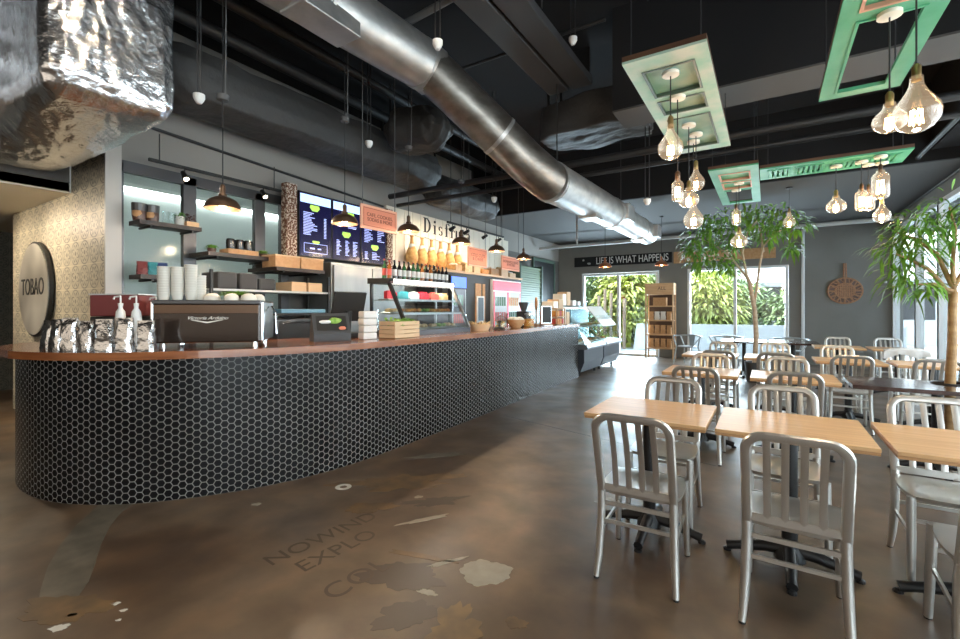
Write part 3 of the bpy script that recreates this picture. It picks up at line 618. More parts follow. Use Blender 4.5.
d2 = make_table(.80, .9, 'table_dark', 'table_dark'); d2.location = (-.42, 10.9, 0); tag(d2, 'blackish table at the back below the slim tree', 'table', 'dark topped tables')
d3 = dup(d2, (.42, 10.9, 0), 0, 'blackish table at the back in front of the white wall pipe', 'dark topped tables')
for o_ in (d2, d3):
    pass
# curved rail chairs near the rear window
def rail_chair(x, y, rz, label):
    t = thing('curved_rail_chair', label, 'chair', (x, y, 0), rz, 'grey curved rail chairs by the rear window'); m = 'metal_chair_blue'
    MB().tube([(.37 * math.cos(a), .05 + .25 * -math.sin(a), .74 - .03 * abs(math.cos(a))) for a in [i * PI / 12 for i in range(13)]], .018, 8, ry=.028).build('top_rail', m, t, 50)
    MB().lathe([(0, .44), (.22, .44), (.225, .455), (.21, .468), (0, .462)], (0, .02, 0), 20).build('seat', m, t, 40)
    MB().hull([(-.09, -.20, .73), (.09, -.20, .73), (-.05, -.19, .45), (.05, -.19, .45), (-.09, -.18, .73), (.09, -.18, .73), (-.05, -.17, .45), (.05, -.17, .45)]).build('splat', m, t)
    for sx in (-1, 1):
        MB().tube([(sx * .27, -.10, .71), (sx * .19, -.15, .45), (sx * .25, -.24, .006)], .016, 8).build('leg', m, t, 50)
        MB().tube([(sx * .37, .05, .70), (sx * .21, .15, .45), (sx * .24, .24, .006)], .016, 8).build('leg', m, t, 50)
    return t
rail_chair(-1.72, 12.55, 2.7, 'grey metal curved rail chair beside the bread rack'); rail_chair(-.85, 12.6, PI, 'grey curved rail chair just behind the blackish tables, left of the slim trunk')
rail_chair(.42, 12.5, PI, 'grey curved rail chair just behind the blackish tables, nearest the white pipe')
bl = MB(); nb_ = 12; rg_ = []
for i in range(nb_ + 1):
    u = i / nb_ * 2 - 1; ring_ = []
    for j in range(13):
        a = PI * j / 12; fl_ = 0 if 0 < j < 12 else .06
        ring_.append(bl.bm.verts.new((1.55 + u * .23 + .008 * math.sin(7 * u + j), 8.115 + (.050 + .012 * math.sin(9 * u + j)) * math.cos(a), .845 + .040 * math.sin(a) - .035 * u * u - fl_ - (.02 * math.sin(5 * u) if fl_ else 0))))
    rg_.append(ring_)
for i in range(nb_):
    for j in range(12): bl.bm.faces.new((rg_[i][j], rg_[i + 1][j], rg_[i + 1][j + 1], rg_[i][j + 1]))
tag(bl.build('blanket', 'fabric', None, 60), 'pale grey rolled blanket laid over a far chair back', 'blanket')

# ------------------------------------------------------------------ ceiling: ducts, pipes, trays
from mathutils import noise as mnoise
dt = thing('spiral_duct', 'large round galvanised air duct dropping diagonally across the black ceiling', 'duct', (-2.6, 4, 0))
def dl(p): return (p[0] + 2.6, p[1] - 4, p[2])
MB().tube([dl(p) for p in ((-3.28, 1.3, 4.02), (-3.13, 3.78, 4.02), (-3.08, 3.92, 3.97))], .255, 32).build('duct_section', 'galvanised', dt, 50)
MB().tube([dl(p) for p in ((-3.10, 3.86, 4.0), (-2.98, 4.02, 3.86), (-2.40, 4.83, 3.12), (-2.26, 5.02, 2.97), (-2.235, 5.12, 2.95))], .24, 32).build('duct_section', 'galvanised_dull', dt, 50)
MB().tube([dl(p) for p in ((-2.235, 5.10, 2.95), (-2.19, 7.4, 2.98), (-2.18, 7.5, 2.98))], .245, 32).build('duct_section', 'galvanised', dt, 50)
MB().tube([dl(p) for p in ((-2.18, 7.5, 2.98), (-2.15, 10.0, 2.99))], .225, 32).build('duct_section', 'galvanised', dt, 50)
for p, q, r in (((-3.135, 3.72, 4.02), (-3.13, 3.80, 4.02), .262), ((-2.235, 5.14, 2.95), (-2.234, 5.19, 2.95), .252), ((-2.19, 7.40, 2.98), (-2.19, 7.55, 2.98), .256), ((-3.2, 2.5, 4.02), (-3.198, 2.53, 4.02), .260), ((-2.16, 9.2, 2.99), (-2.16, 9.24, 2.99), .235), ((-2.62, 4.52, 3.40), (-2.60, 4.55, 3.375), .247)):
    MB().tube([dl(p), dl(q)], r, 32).build('collar', 'galvanised', dt, 50)
MB().box(dl((-3.28, 2.20, 3.75)), dl((-2.98, 2.78, 3.90)), bev=.01).build('plenum_box', 'galvanised', dt)
MB().box(dl((-2.06, 7.5, 2.86)), dl((-1.90, 7.9, 3.12)), bev=.01).build('outlet_vent', 'galvanised', dt); MB().box(dl((-2.0, 9.6, 2.86)), dl((-1.86, 9.95, 3.1)), bev=.01).build('outlet_vent', 'galvanised', dt)
MB().box(dl((-2.3, 6.3, 2.70)), dl((-2.05, 6.6, 2.75))).build('outlet_vent', 'galvanised', dt); MB().box(dl((-2.27, 9.1, 2.745)), dl((-2.05, 9.5, 2.785))).build('outlet_vent', 'galvanised', dt)
for p in ((-3.17, 3.0, 4.27), (-2.22, 5.3, 3.19), (-2.19, 8.1, 3.20)):
    MB().tube([dl(p), dl((p[0], p[1], 4.6 if p[1] < 8.8 else 3.5))], .008, 6).build('hanger_rod', 'pipe_black', dt)

def crumple(name, m, lo, hi, parent, n=(22, 14, 16), amp=.05, sag=.0, sc=2.6, round_=.12, cuts=20, wr=0):
    """a wrapped, wrinkled rectangular duct"""
    bm = bmesh.new(); bmesh.ops.create_cube(bm, size=2); bmesh.ops.subdivide_edges(bm, edges=bm.edges, cuts=cuts, use_grid_fill=True)
    c = [(a + b) / 2 for a, b in zip(lo, hi)]; h = [(b - a) / 2 for a, b in zip(lo, hi)]
    for v in bm.verts:
        q = v.co.copy(); l = max(abs(q.x), abs(q.y), abs(q.z)); 
        ax = [abs(t) for t in q]; k = [1, 1, 1]
        p = Vector((c[0] + q.x * h[0], c[1] + q.y * h[1], c[2] + q.z * h[2]))
        for i in range(3):
            a, b = (i + 1) % 3, (i + 2) % 3
            e = max(0, ax[a] - (1 - round_ / h[a])) / (round_ / h[a]) if h[a] > round_ else 0
            f = max(0, ax[b] - (1 - round_ / h[b])) / (round_ / h[b]) if h[b] > round_ else 0
            if e > 0 and f > 0:
                s = min(e, f); p[a] -= math.copysign(round_ * .29 * s, q[a]); p[b] -= math.copysign(round_ * .29 * s, q[b])
        nz = Vector((mnoise.noise(p * sc), mnoise.noise(p * sc + Vector((9, 3, 1))), mnoise.noise(p * sc + Vector((3, 7, 5)))))
        rd = Vector((p.x * 3.0, p.y * 9, p.z * 3)); rg = abs(mnoise.noise(rd)) - .2
        p += nz * amp + (p - Vector(c)).normalized() * rg * amp * 1.1
        if wr:
            a_ = Vector((p.x * 2.0 + p.z * 5, p.y * 9 + p.x * 3.0, p.z * 4)); w1 = 1 - abs(mnoise.noise(a_)) * 2; a2 = Vector((p.x * 11, p.y * 5, p.z * 9 + p.x * 4)); w2 = 1 - abs(mnoise.noise(a2)) * 2
            p += (p - Vector(c)).normalized() * wr * (max(0, w1) ** 3 * 1.3 + max(0, w2) ** 3 * .6)
        if q.z < 0: p.z -= sag * (1 - q.x * q.x) * (1 - q.y * q.y) * (-q.z)
        v.co = p
    me = bpy.data.meshes.new(name); bm.to_mesh(me); bm.free(); me.materials.append(M[m]); me.polygons.foreach_set('use_smooth', [True] * len(me.polygons))
    o = bpy.data.objects.new(name, me); COL.objects.link(o)
    if parent: o.parent = parent
    return o
fd = thing('foil_duct', 'huge crumpled silver foil wrapped duct hanging over the tiled wall end', 'duct')
crumple('duct_wrap', 'foil', (-6.68, .98, 2.90), (-4.00, 1.80, 4.52), fd, amp=.014, sag=.12, sc=3.2, cuts=52, wr=.009)
crumple('duct_elbow', 'foil', (-7.0, .15, 2.98), (-5.3, .98, 4.45), fd, amp=.03, sag=.10, round_=.2, cuts=36, wr=.02)
crumple('tape_flap', 'foil', (-4.3, 1.05, 4.0), (-3.88, 1.80, 4.52), fd, amp=.03, wr=.03)
def wrapped(name, label, lo, hi, amp=.05, sc=2.2):
    o = crumple(name, 'dark_wrap', lo, hi, None, amp=amp, sc=sc, round_=.22); tag(o, label, 'duct', 'dark wrapped ducts')
    for f_ in (.2, .8): MB().box((lo[0] + .1, lo[1] + (hi[1] - lo[1]) * f_, (lo[2] + hi[2]) / 2), (lo[0] + .13, lo[1] + (hi[1] - lo[1]) * f_ + .03, 4.6)).build('hanger_strap', 'pipe_black', o)
    return o
wrapped('insulated_duct', 'long charcoal wrapped duct high above the kitchen windows', (-5.55, 2.05, 3.48), (-4.75, 6.4, 4.08))
wrapped('insulated_duct', 'charcoal wrapped duct running on above the menu boards to the far end', (-5.55, 6.5, 3.35), (-4.90, 8.7, 3.9))
wrapped('insulated_duct', 'short charcoal duct just beyond the end of the grey ceiling panel', (-2.65, 5.60, 3.72), (-1.25, 6.35, 4.15))
wrapped('insulated_duct', 'short charcoal duct branch rising toward the black ceiling above the menu boards', (-4.65, 4.65, 3.65), (-3.7, 5.3, 4.2))
tray = thing('ceiling_tray', 'flat dark grey metal ceiling panel right of the round duct', 'ceiling panel', (-2.14, 4, 4.2))
for x in (-.29, .02): MB().box((x, -1.9, 0), (x + .27, 1.55, .10), bev=.01).build('panel', 'charcoal', tray)
for y in (-1.5, 0, 1.4): MB().box((-.30, y, .10), (.30, y + .04, .40)).build('bracket', 'pipe_black', tray)
def pipe(label, pts, r, m='pipe_black', cat='pipe', name='ceiling_pipe', group='ceiling pipes'):
    o = MB().tube(pts, r, 10).build(name, m, None, 40); tag(o, label, cat, group); return o
pipe('thick black pipe crossing the ceiling in front of the menu boards', [(-5.75, 6.05, 3.42), (2.2, 6.05, 3.42)], .05)
pipe('second black pipe just below the crossing thick one', [(-5.75, 6.25, 3.30), (2.2, 6.25, 3.30)], .035)
pipe('grey pipe running above the front of the green doors', [(-3.9, 3.55, 4.28), (2.2, 3.0, 4.28)], .035, 'pipe_grey')
pipe('dark pipe leaning from the top edge by the foil duct', [(-4.9, 2.05, 4.3), (-4.9, 8.6, 4.3)], .07)
pipe('second dark pipe beside the foil duct at the top edge', [(-4.45, 2.05, 4.40), (-4.45, 8.6, 4.40)], .06)
pipe('long pale pipe under the grey rear soffit', [(-5.7, 12.3, 3.18), (2.3, 12.3, 3.24)], .045, 'pipe_white')
pipe('thin conduit along the kitchen wall top', [(XL + .03, 2.1, 3.42), (XL + .03, 5.9, 3.22)], .018)
pipe('black conduit along the glazed wall ceiling edge', [(1.80, .5, 3.55), (1.80, 8.8, 3.55)], .03)
pipe('thin grey conduit along the header above the glazing', [(2.38, .5, 3.45), (2.38, 13.9, 3.45)], .018, 'pipe_grey')
pipe('thin dark rod crossing between the tray and the round duct', [(-3.6, 4.6, 4.35), (-1.4, 4.6, 4.35)], .018)
pipe('vertical white pipe stub under the rear soffit', [(-3.55, 9.6, 3.5), (-3.55, 9.6, 2.82)], .022, 'pipe_white')
for i, (x, y, z) in enumerate(((-5.0, 2.35, 3.95), (-4.4, 3.2, 3.9))): pass

def dome(x, y, z, top, label, m='white', group='small ceiling domes'):
    t = thing('ceiling_detector', label, 'detector', (x, y, z), 0, group)
    MB().lathe([(0, -.035), (.02, -.033), (.034, -.01), (.043, .01), (.043, .04), (0, .045)], (0, 0, 0), 16).build('dome', m, t, 40)
    MB().tube([(-.025, 0, .045), (-.025, 0, top - z)], .006, 6).tube([(.025, 0, .045), (.025, 0, top - z)], .006, 6).build('hanger_rod', 'pipe_black', t)
dome(-3.9, 1.90, 3.10, 4.6, 'white dome detector beside the foil duct end'); dome(-2.30, 2.98, 3.57, 4.6, 'white dome detector in front of the round duct elbow')
dome(-3.9, 3.76, 3.30, 4.6, 'white dome detector above the middle menu screen'); dome(-3.4, 5.76, 3.00, 4.6, 'small white detector above the white plank board end')
dome(-1.30, 6.04, 2.76, 4.6, 'small white detector by the far end of the round duct'); dome(-1.70, 4.48, 4.16, 4.6, 'small square looking detector under the grey ceiling tray')
for i, (x, y, z) in enumerate(((-3.9, 2.09, 3.19), (-3.85, 3.36, 3.44), (-3.85, 4.39, 3.44), (-3.85, 5.56, 3.30))):
    t = thing('junction_box', '%s black junction box on the pendant cords above the counter' % ('first', 'second', 'third', 'farthest')[i], 'junction box', (x, y, z), 0, 'junction boxes on the pendant cords')
    MB().lathe([(.008, -.03), (.045, -.025), (.05, .02), (.008, .025)], (0, 0, 0), 12).build('housing', 'pipe_grey', t, 40); MB().tube([(.042, 0, .01), (.055, 0, 4.6 - z)], .006, 6).build('rod', 'pipe_grey', t)

# pendants over the counter
def pendant(x, y, z, label, m='bronze', top=4.6, group='dome pendants over the counter', pw=22):
    t = thing('pendant_lamp', label, 'lamp', (x, y, z), 0, group)
    MB().lathe([(.140, -.055), (.143, -.052), (.132, -.015), (.105, .02), (.065, .042), (.035, .052), (.030, .075), (.0, .08), (0, .074), (.025, .046), (.06, .036), (.10, .014), (.127, -.018), (.138, -.055)], (0, 0, 0), 28).build('lamp_shade', m, t, 50)
    MB().lathe([(.022, .07), (.022, .14), (.012, .155), (0, .155)], (0, 0, 0), 12).build('socket', m, t, 40)
    MB().blob((0, 0, -.022), (.032, .032, .035), 1, 0, 2).build('light_bulb', 'lamp_glow', t, 60)
    MB().tube([(0, 0, .15), (0, 0, top - z)], .0045, 6).build('cord', 'pipe_black', t)
    MB().lathe([(0, top - z - .04), (.04, top - z - .03), (.04, top - z), (0, top - z)], (0, 0, 0), 12).build('ceiling_cap', 'pipe_black', t)
    light('pendant_glow', 'POINT', (x, y, z - .075), pw * .8, (1, .74, .48), radius=.03)
for i, (x, y, z) in enumerate(((-3.9, 2.09, 2.30), (-3.85, 3.36, 2.37), (-3.85, 4.39, 2.43), (-3.85, 5.56, 2.42), (-3.85, 6.6, 2.42), (-3.85, 7.6, 2.38))):
    pendant(x, y, z, ('bronze dome pendant in front of the kitchen windows, nearest the foil duct', 'bronze dome pendant hanging in front of the menu screens', 'bronze dome pendant just right of the salmon sign by the menu screens',
                      'bronze dome pendant below the black serif lettering', 'bronze dome pendant between the two far salmon signs', 'bronze dome pendant in front of the green shutter')[i])
pendant(-3.02, 9.9, 2.37, 'copper pendant in front of the word IS on the rear wall sign', 'copper', 3.5, 'copper pendants', 10); pendant(-2.04, 10.9, 2.44, 'copper pendant in front of the end of the word HAPPENS', 'copper', 3.5, 'copper pendants', 10)
def track(name, label, x, y0, y1, z, heads, tgt, pw=60):
    t = thing(name, label, 'track light', (x, y0, z))
    MB().box((-.018, 0, -.015), (.018, y1 - y0, .015)).build('track', 'black', t)
    for y in (.1, y1 - y0 - .1): MB().tube([(0, y, 0), (0, y, 4.6 - z if x > -5.5 else .3)], .006, 6).build('hanger_rod', 'pipe_black', t)
    for i, y in enumerate(heads):
        d = (Vector(tgt) - Vector((x, y0 + y, z))).normalized() if len(tgt) == 3 else Vector((tgt[0], 0, tgt[1])).normalized()
        h = Vector((0, y, -.09)); MB().tube([(0, y, -.012), (0, y, -.09)], .008, 6).tube([tuple(h - d * .06), tuple(h + d * .06)], [.025, .036], 12).build('spot_head', 'black', t, 40)
        MB().tube([tuple(h + d * .0605), tuple(h + d * .062)], .026, 12).build('spot_lens', 'lamp_glow', t)
        s = light('track_spot', 'SPOT', tuple(Vector((x, y0, z)) + h + d * .08), pw, (1, .80, .58), radius=.03, spot=1.9, blend=.8); aim(s, tuple(Vector((x, y0, z)) + h + d * 2))
track('track_light', 'black track light bar in front of the white plank board', -4.76, 6.45, 8.45, 2.93, (.15, .6, 1.25, 1.8), (-1, -.45), 26)
track('track_light', 'short black track light above the kitchen window frames', -5.55, 2.2, 3.75, 2.99, (.35, 1.3), (.9, -1), 60)
track('track_light', 'added black track light high over the aisle in front of the counter', -1.75, .2, 3.4, 4.42, (.6, 2.2), (-.8, -1), 60)  # track added above the view to light the counter side
track('track_light', 'added black track light high over the front tables', .9, .4, 2.6, 4.42, (.3, 1.6), (-.15, -1), 50)  # another added overhead track, unseen, lighting the front tables

# ------------------------------------------------------------------ reclaimed green doors with bulbs
def gdoor(label, cx, cy, z, w, l, m, panels, rz=0, th=.016):
    t = thing('hanging_door', label, 'door', (cx, cy, z), rz, 'reclaimed green doors hung flat under the ceiling')
    b = MB(); y = -l / 2; st = .085
    b.box((-w / 2, -l / 2, 0), (-w / 2 + st, l / 2, th)).box((w / 2 - st, -l / 2, 0), (w / 2, l / 2, th))
    edges = [-l / 2]
    for a, c_, kind in panels: edges += [a, c_]
    edges.append(l / 2)
    for i in range(0, len(edges), 2): b.box((-w / 2 + st, edges[i], 0), (w / 2 - st, edges[i + 1], th))
    b.build('door_frame', m, t)
    for a, c_, kind in panels:
        if kind != 'open':
            MB().box((-w / 2 + st, a, .022), (w / 2 - st, c_, .034)).build('panel', m if kind != 'p' or m != 'green_worn' else 'green_panel', t)
        f = MB(); x = w / 2 - st; e = .016
        f.box((-x, a, -.006), (-x + e, c_, .02)).box((x - e, a, -.006), (x, c_, .02)).box((-x + e, a, -.006), (x - e, a + e, .02)).box((-x + e, c_ - e, -.006), (x - e, c_, .02))
        f.build('panel_moulding', 'pink_trim' if kind == 'pink' else ('dark_green_metal' if m == 'green_worn' else m), t)
    ed = MB()
    ed.box((-w / 2, -l / 2, th), (-w / 2 + .03, l / 2, .05)).box((w / 2 - .03, -l / 2, th), (w / 2, l / 2, .05)).box((-w / 2 + .03, -l / 2, th), (w / 2 - .03, -l / 2 + .03, .05)).box((-w / 2 + .03, l / 2 - .03, th), (w / 2 - .03, l / 2, .05)); ed.build('edge_lining', 'walnut', t)
    th = .05
    for sx in (-1, 1):
        for sy in (-1, 1): MB().tube([(sx * (w / 2 - .04), sy * (l / 2 - .08), th), (sx * (w / 2 - .04), sy * (l / 2 - .08), (4.6 if cy + l / 2 < 8.8 else 4.6) - z)], .004, 6).build('hanging_wire', 'pipe_black', t)
    return t
gdoor('worn pale green panelled door hung above the aisle side tables with five bulbs', -.56, 4.05, 3.0, .50, 2.06, 'green_worn', ((-.86, -.42, 'p'), (-.34, -.06, 'p'), (.06, .88, 'p')))
gdoor('green glazed door frame hung nearest the camera, over the two big bulbs', .565, 3.32, 3.0, .47, 2.1, 'green_paint', ((-.85, -.15, 'pink'), (-.05, .95, 'open')))
gdoor('small bright green door with pink mouldings above the slim tree', -.34, 6.92, 3.0, .50, 2.06, 'green_paint', ((-.80, -.45, 'pink'), (-.35, 0, 'pink'), (.1, .92, 'open')))
d4 = gdoor('long green louvred door hung crosswise nearest the glazed wall', .57, 6.32, 2.98, .50, 1.30, 'green_paint', ((-.58, -.35, 'p'), (-.28, -.02, 'p'), (.05, .30, 'p'), (.36, .58, 'p')), PI / 2)
lv = MB()
for i in range(24): lv.obox((-.15, -.56 + i * .048, .0), (.15, -.56 + i * .048, .0), .03, .006)
lv.build('louvre_slats', 'green_paint', d4)
PROF = {
 'globe': ([(0, -.5), (.16, -.47), (.34, -.37), (.46, -.20), (.50, 0), (.46, .18), (.34, .36), (.22, .55), (.15, .72), (.13, .95)], 1),
 'tube': ([(0, -.5), (.3, -.46), (.45, -.36), (.5, -.2), (.5, 1.0), (.42, 1.2), (.25, 1.35), (.22, 1.5)], 1),
 'flat': ([(0, -.42), (.25, -.38), (.44, -.24), (.5, -.05), (.46, .12), (.32, .28), (.20, .40), (.16, .6)], 1)}
def bulb(x, y, z, dia, kind, label, top, group='filament bulbs'):
    t = thing('filament_bulb', label, 'light bulb', (x, y, z), 0, group); pr = [(r * dia, h * dia) for r, h in PROF[kind][0]]; hz = pr[-1][1]
    MB().lathe(pr, (0, 0, 0), 20).build('glass_envelope', 'bulb_glass', t, 60)
    f = MB(); hh = .36 * dia if kind != 'tube' else .9 * dia; lo_ = -.28 * dia if kind != 'tube' else -.1 * dia; rr = .13 * dia if kind != 'tube' else .22 * dia
    for i in range(7):
        a = 2 * PI * i / 7; a2 = a + .45
        f.tube([(rr * math.cos(a), rr * math.sin(a), lo_), (rr * .8 * math.cos(a2), rr * .8 * math.sin(a2), lo_ + hh)], .0022 + .010 * dia, 4)
    f.build('filament', 'filament', t)
    MB().lathe([(.13 * dia * .9, hz - .02), (.018, hz), (.019, hz + .045), (.010, hz + .06), (0, hz + .06)], (0, 0, 0), 12).build('socket', 'brass' if kind != 'tube' else 'bronze', t, 40)
    MB().tube([(0, 0, hz + .055), (0, 0, top - z)], .0042, 6).build('cord', 'pipe_black', t)
    MB().lathe([(0, top - z - .025), (.055, top - z - .02), (.055, top - z), (0, top - z)], (0, 0, 0), 16).build('ceiling_rose', 'cream' if top < 3.2 else 'pipe_black', t, 40)
    light('bulb_glow', 'POINT', (x, y, z - dia * .56 - .02), 3.5, (1, .68, .38), radius=.03)
ZD = 2.999
bulb(-.557, 3.29, 2.49, .165, 'globe', 'big clear teardrop bulb nearest the camera under the worn green door', ZD)
bulb(-.575, 3.69, 2.25, .085, 'tube', 'slim tube bulb below the worn green door, leftmost of its cluster', ZD); bulb(-.58, 4.30, 2.35, .17, 'flat', 'squat round bulb in the cluster below the worn green door', ZD)
bulb(-.555, 4.56, 2.55, .15, 'globe', 'teardrop bulb highest of the cluster below the worn green door', ZD); bulb(-.60, 4.75, 2.25, .18, 'globe', 'lowest globe bulb of the cluster below the worn green door', ZD)
bulb(.615, 3.03, 2.36, .19, 'globe', 'largest bulb, clear teardrop at the upper corner beside its smaller twin', ZD); bulb(.555, 3.26, 2.42, .155, 'flat', 'squat amber bulb overlapping the largest bulb', ZD)
bulb(.63, 6.3, 2.53, .19, 'flat', 'single onion shaped bulb under the long louvred door', 2.97); bulb(.84, 6.25, 2.50, .115, 'tube', 'tube bulb, leftmost of the cluster by the glazed wall', 2.97)
bulb(.92, 6.42, 2.52, .115, 'tube', 'tube bulb in the middle of the cluster by the glazed wall', 2.97); bulb(.975, 6.14, 2.60, .15, 'tube', 'widest tube bulb, of the cluster by the glazed wall', 2.97)
bulb(.945, 6.30, 2.40, .16, 'globe', 'round bulb hanging lowest in the cluster by the glazed wall', 2.97) if False else bulb(1.03, 6.42, 2.40, .16, 'globe', 'round bulb hanging lowest in the cluster by the glazed wall', 2.97)
bulb(-.36, 7.0, 2.58, .11, 'tube', 'small tube bulb under the small bright green door', ZD); bulb(-.31, 6.62, 2.26, .20, 'flat', 'round bulb in front of the slim tree foliage', ZD)
bulb(.31, 9.5, 2.90, .19, 'globe', 'small far bulb beside the slim tree crown', 3.5)

# ------------------------------------------------------------------ oval mirror-metal wall sign
sg = thing('oval_sign', 'round brushed metal sign with cut-out letters on the patterned tile wall', 'sign', (-7.84, 1.88, 1.65))
MB().lathe([(0, 0), (.60, 0), (.60, .04), (0, .04)], (0, 0, 0), 48).build('sign_disc', 'black', sg).rotation_euler = (PI / 2, 0, 0)
dsc = MB().lathe([(0, .041), (.575, .041), (.575, .050), (0, .050)], (0, 0, 0), 48).build('metal_face', 'brushed', sg); dsc.rotation_euler = (PI / 2, 0, 0)
text('sign_lettering', 'TOBAO', .30, 'black', (0, -.052, .02), FY, sg, .003, sx=.85)

# ------------------------------------------------------------------ espresso machine and things along the counter
ma = math.radians(47)
em = thing('espresso_machine', 'large dark glossy espresso machine with silver script badge on the counter', 'coffee machine', (-3.83, 2.01, CT), ma)
em.scale = (1.04, 1, .9); MB().box((-.355, -.25, .045), (.355, .22, .38), bev=.012).build('body', 'espresso_body', em)
MB().box((-.36, -.256, .375), (.36, .23, .41), bev=.006).build('cup_tray', 'steel_dark', em)
MB().box((-.345, -.262, .295), (.345, -.25, .37), bev=.003).build('upper_panel', 'bronze', em)
MB().box((.355, -.24, .05), (.375, .21, .40), bev=.008).build('side_panel', 'chrome', em); MB().box((-.375, -.24, .05), (-.355, .21, .40), bev=.008).build('side_panel', 'chrome', em)
MB().hull([(-.105, -.2655, .238), (.0, -.2655, .212), (.0, -.2655, .224), (-.105, -.2655, .243), (-.105, -.255, .238), (0, -.255, .212)]).hull([(.105, -.2655, .238), (0, -.2655, .212), (0, -.2655, .224), (.105, -.2655, .243), (.105, -.255, .238), (0, -.255, .212)]).build('badge_wing', 'script_silver', em)
text('badge_script', 'Victoria Arduino', .040, 'script_silver', (0, -.258, .256), FY, em, .004, shear=.5)
for x in (-.31, .31):
    for y in (-.2, .17): MB().lathe([(0, 0), (.022, 0), (.018, .05), (0, .05)], (x, y, 0), 12).build('foot', 'chrome', em)
for x in (-.18, .02, .2): MB().tube([(x, .21, .25), (x, .28, .25)], .035, 12).tube([(x, .28, .22), (x, .40, .20)], .014, 8).build('portafilter', 'chrome', em, 50)
MB().tube([(.385, .05, .36), (.42, .05, .30), (.43, .02, .10)], .007, 8).build('steam_wand', 'chrome', em)
def mloc(lx, ly, z=.0): return (-3.83 + lx * math.cos(ma) - ly * math.sin(ma), 2.01 + lx * math.sin(ma) + ly * math.cos(ma), CT + .3695 + z)
for i, (lx, ly, n) in enumerate(((-.325, -.17, 11), (-.235, -.16, 11), (-.145, -.15, 12), (-.095, -.11, 8))):
    c = MB()
    for k_ in range(n): c.lathe([(.032, k_ * .020), (.043, k_ * .020 + .05), (.045, k_ * .020 + .052), (.045, k_ * .020 + .056)], (0, 0, 0), 16)
    c.lathe([(0, .0), (.032, 0)], (0, 0, 0), 16)
    o = c.build('cup_stack', 'cup' if i < 1 else 'cup', None, 40, mloc(lx, ly)); o.rotation_euler = (0, 0, 0)
    tag(o, ('tall white paper cup stack nearest the pump bottles', 'second stack of paper cups on the coffee machine', 'stack of paper cups with yellowish rim nearest the herbs', 'short stack of paper cups beside the tallest stacks')[i], 'cups', 'paper cup stacks on the coffee machine')
def bowl(name, label, cat, loc, r, h, m, group=None, seg=20):
    o = MB().lathe([(0, 0), (r * .5, 0), (r * .85, h * .5), (r, h), (r * .94, h), (r * .8, h * .5), (r * .45, h * .08), (0, h * .08)], (0, 0, 0), seg).build(name, m, None, 50, loc); return tag(o, label, cat, group)
for i, (lx, ly, r) in enumerate(((.00, -.14, .06), (.15, -.18, .055), (.27, -.17, .06), (.31, .0, .05))):
    o = MB().lathe([(r, 0), (r, .012), (r * .9, .035), (r * .5, .052), (0, .056)], (0, 0, 0), 18).lathe([(0, 0), (r, 0)], (0, 0, 0), 18).build('saucer_stack', 'cup', None, 50, mloc(lx, ly))
    tag(o, ('white upturned cups just beside the paper cup stacks', 'white upturned dish in front of the green herbs', 'white upturned dish beyond the green herbs', 'white upturned dish at the chrome end of the machine')[i], 'dish', 'white dishes on the coffee machine')
hb = thing('herb_pot', 'low pot of bright green herbs on top of the coffee machine', 'plant', mloc(.14, -.06))
MB().lathe([(0, 0), (.06, 0), (.075, .04), (.07, .04), (0, .03)], (0, 0, 0), 16).build('pot', 'bean_brown', hb)
lf = MB(); rr = random.Random(5)
for i in range(420):
    a = rr.uniform(0, 2 * PI); q = rr.uniform(0, .15); leafmesh(lf, (q * math.cos(a), q * .6 * math.sin(a), .035 + rr.uniform(0, .03)), (math.cos(a), math.sin(a), rr.uniform(.2, 1)), .035, .016, .3)
lf.build('leaves', 'leaf', hb)
# silver coffee bags
def bag(label, x, y, z, rz, w=.105, h=.225, d=.07, m='bag_silver', group='silver foil coffee bags on the counter end', seed=0, cat='bag', name='coffee_bag'):
    bm = MB(); N, K = 9, 9; rnd = random.Random(seed); rings = []
    for k_ in range(K):
        v = k_ / (K - 1); wd = w / 2 * (.92 + .08 * math.cos(PI * v)); dp = d / 2 * (1 - v ** 3) + .003; ring = []
        for j in range(16):
            a = 2 * PI * j / 16; cx = math.copysign(abs(math.cos(a)) ** .5, math.cos(a)); sy = math.copysign(abs(math.sin(a)) ** .8, math.sin(a))
            jj = rnd.uniform(-.006, .006); ring.append(bm.bm.verts.new((cx * (wd + jj), sy * (dp + jj * .9 * (v > .05)), v * h + (rnd.uniform(-.003, .003) if 0 < k_ < K - 1 else 0))))
        rings.append(ring)
    for k_ in range(K - 1):
        for j in range(16): bm.bm.faces.new((rings[k_][j], rings[k_][(j + 1) % 16], rings[k_ + 1][(j + 1) % 16], rings[k_ + 1][j]))
    bm.bm.faces.new(rings[0]); bm.bm.faces.new(rings[-1])
    t = thing(name, label, cat, (x, y, z), rz, group); bm.build('pouch', m, t, 25); MB().box((-w * .47, -.0045, h - .03), (w * .47, .0045, h + .004)).build('seal', m, t)
    return t
bl_ = ['silver coffee bag at the very end of the row by the tiled wall', 'second silver coffee bag in the row from the tiled wall', 'silver coffee bag with dark printed lines, third from the tiled wall', 'crumpled silver coffee bag in the middle of the row', 'silver coffee bag under the first white pump', 'silver coffee bag under the second white pump', 'silver coffee bag touching the coffee machine side']
for i in range(7):
    u = i / 6; x = -4.30 + u * .60; y = 1.09 + .36 * u ** 1.5 - .01 * math.sin(PI * u)
    bag(bl_[i], x, y, CT, .25 + .6 * u + random.uniform(-.15, .15), seed=i, w=.116, h=.215 + .01 * (i % 3))
bm_ = thing('bulk_bin', 'dark two-tone acrylic bin behind the silver coffee bags', 'container', (-4.38, 1.56, CT), .57)
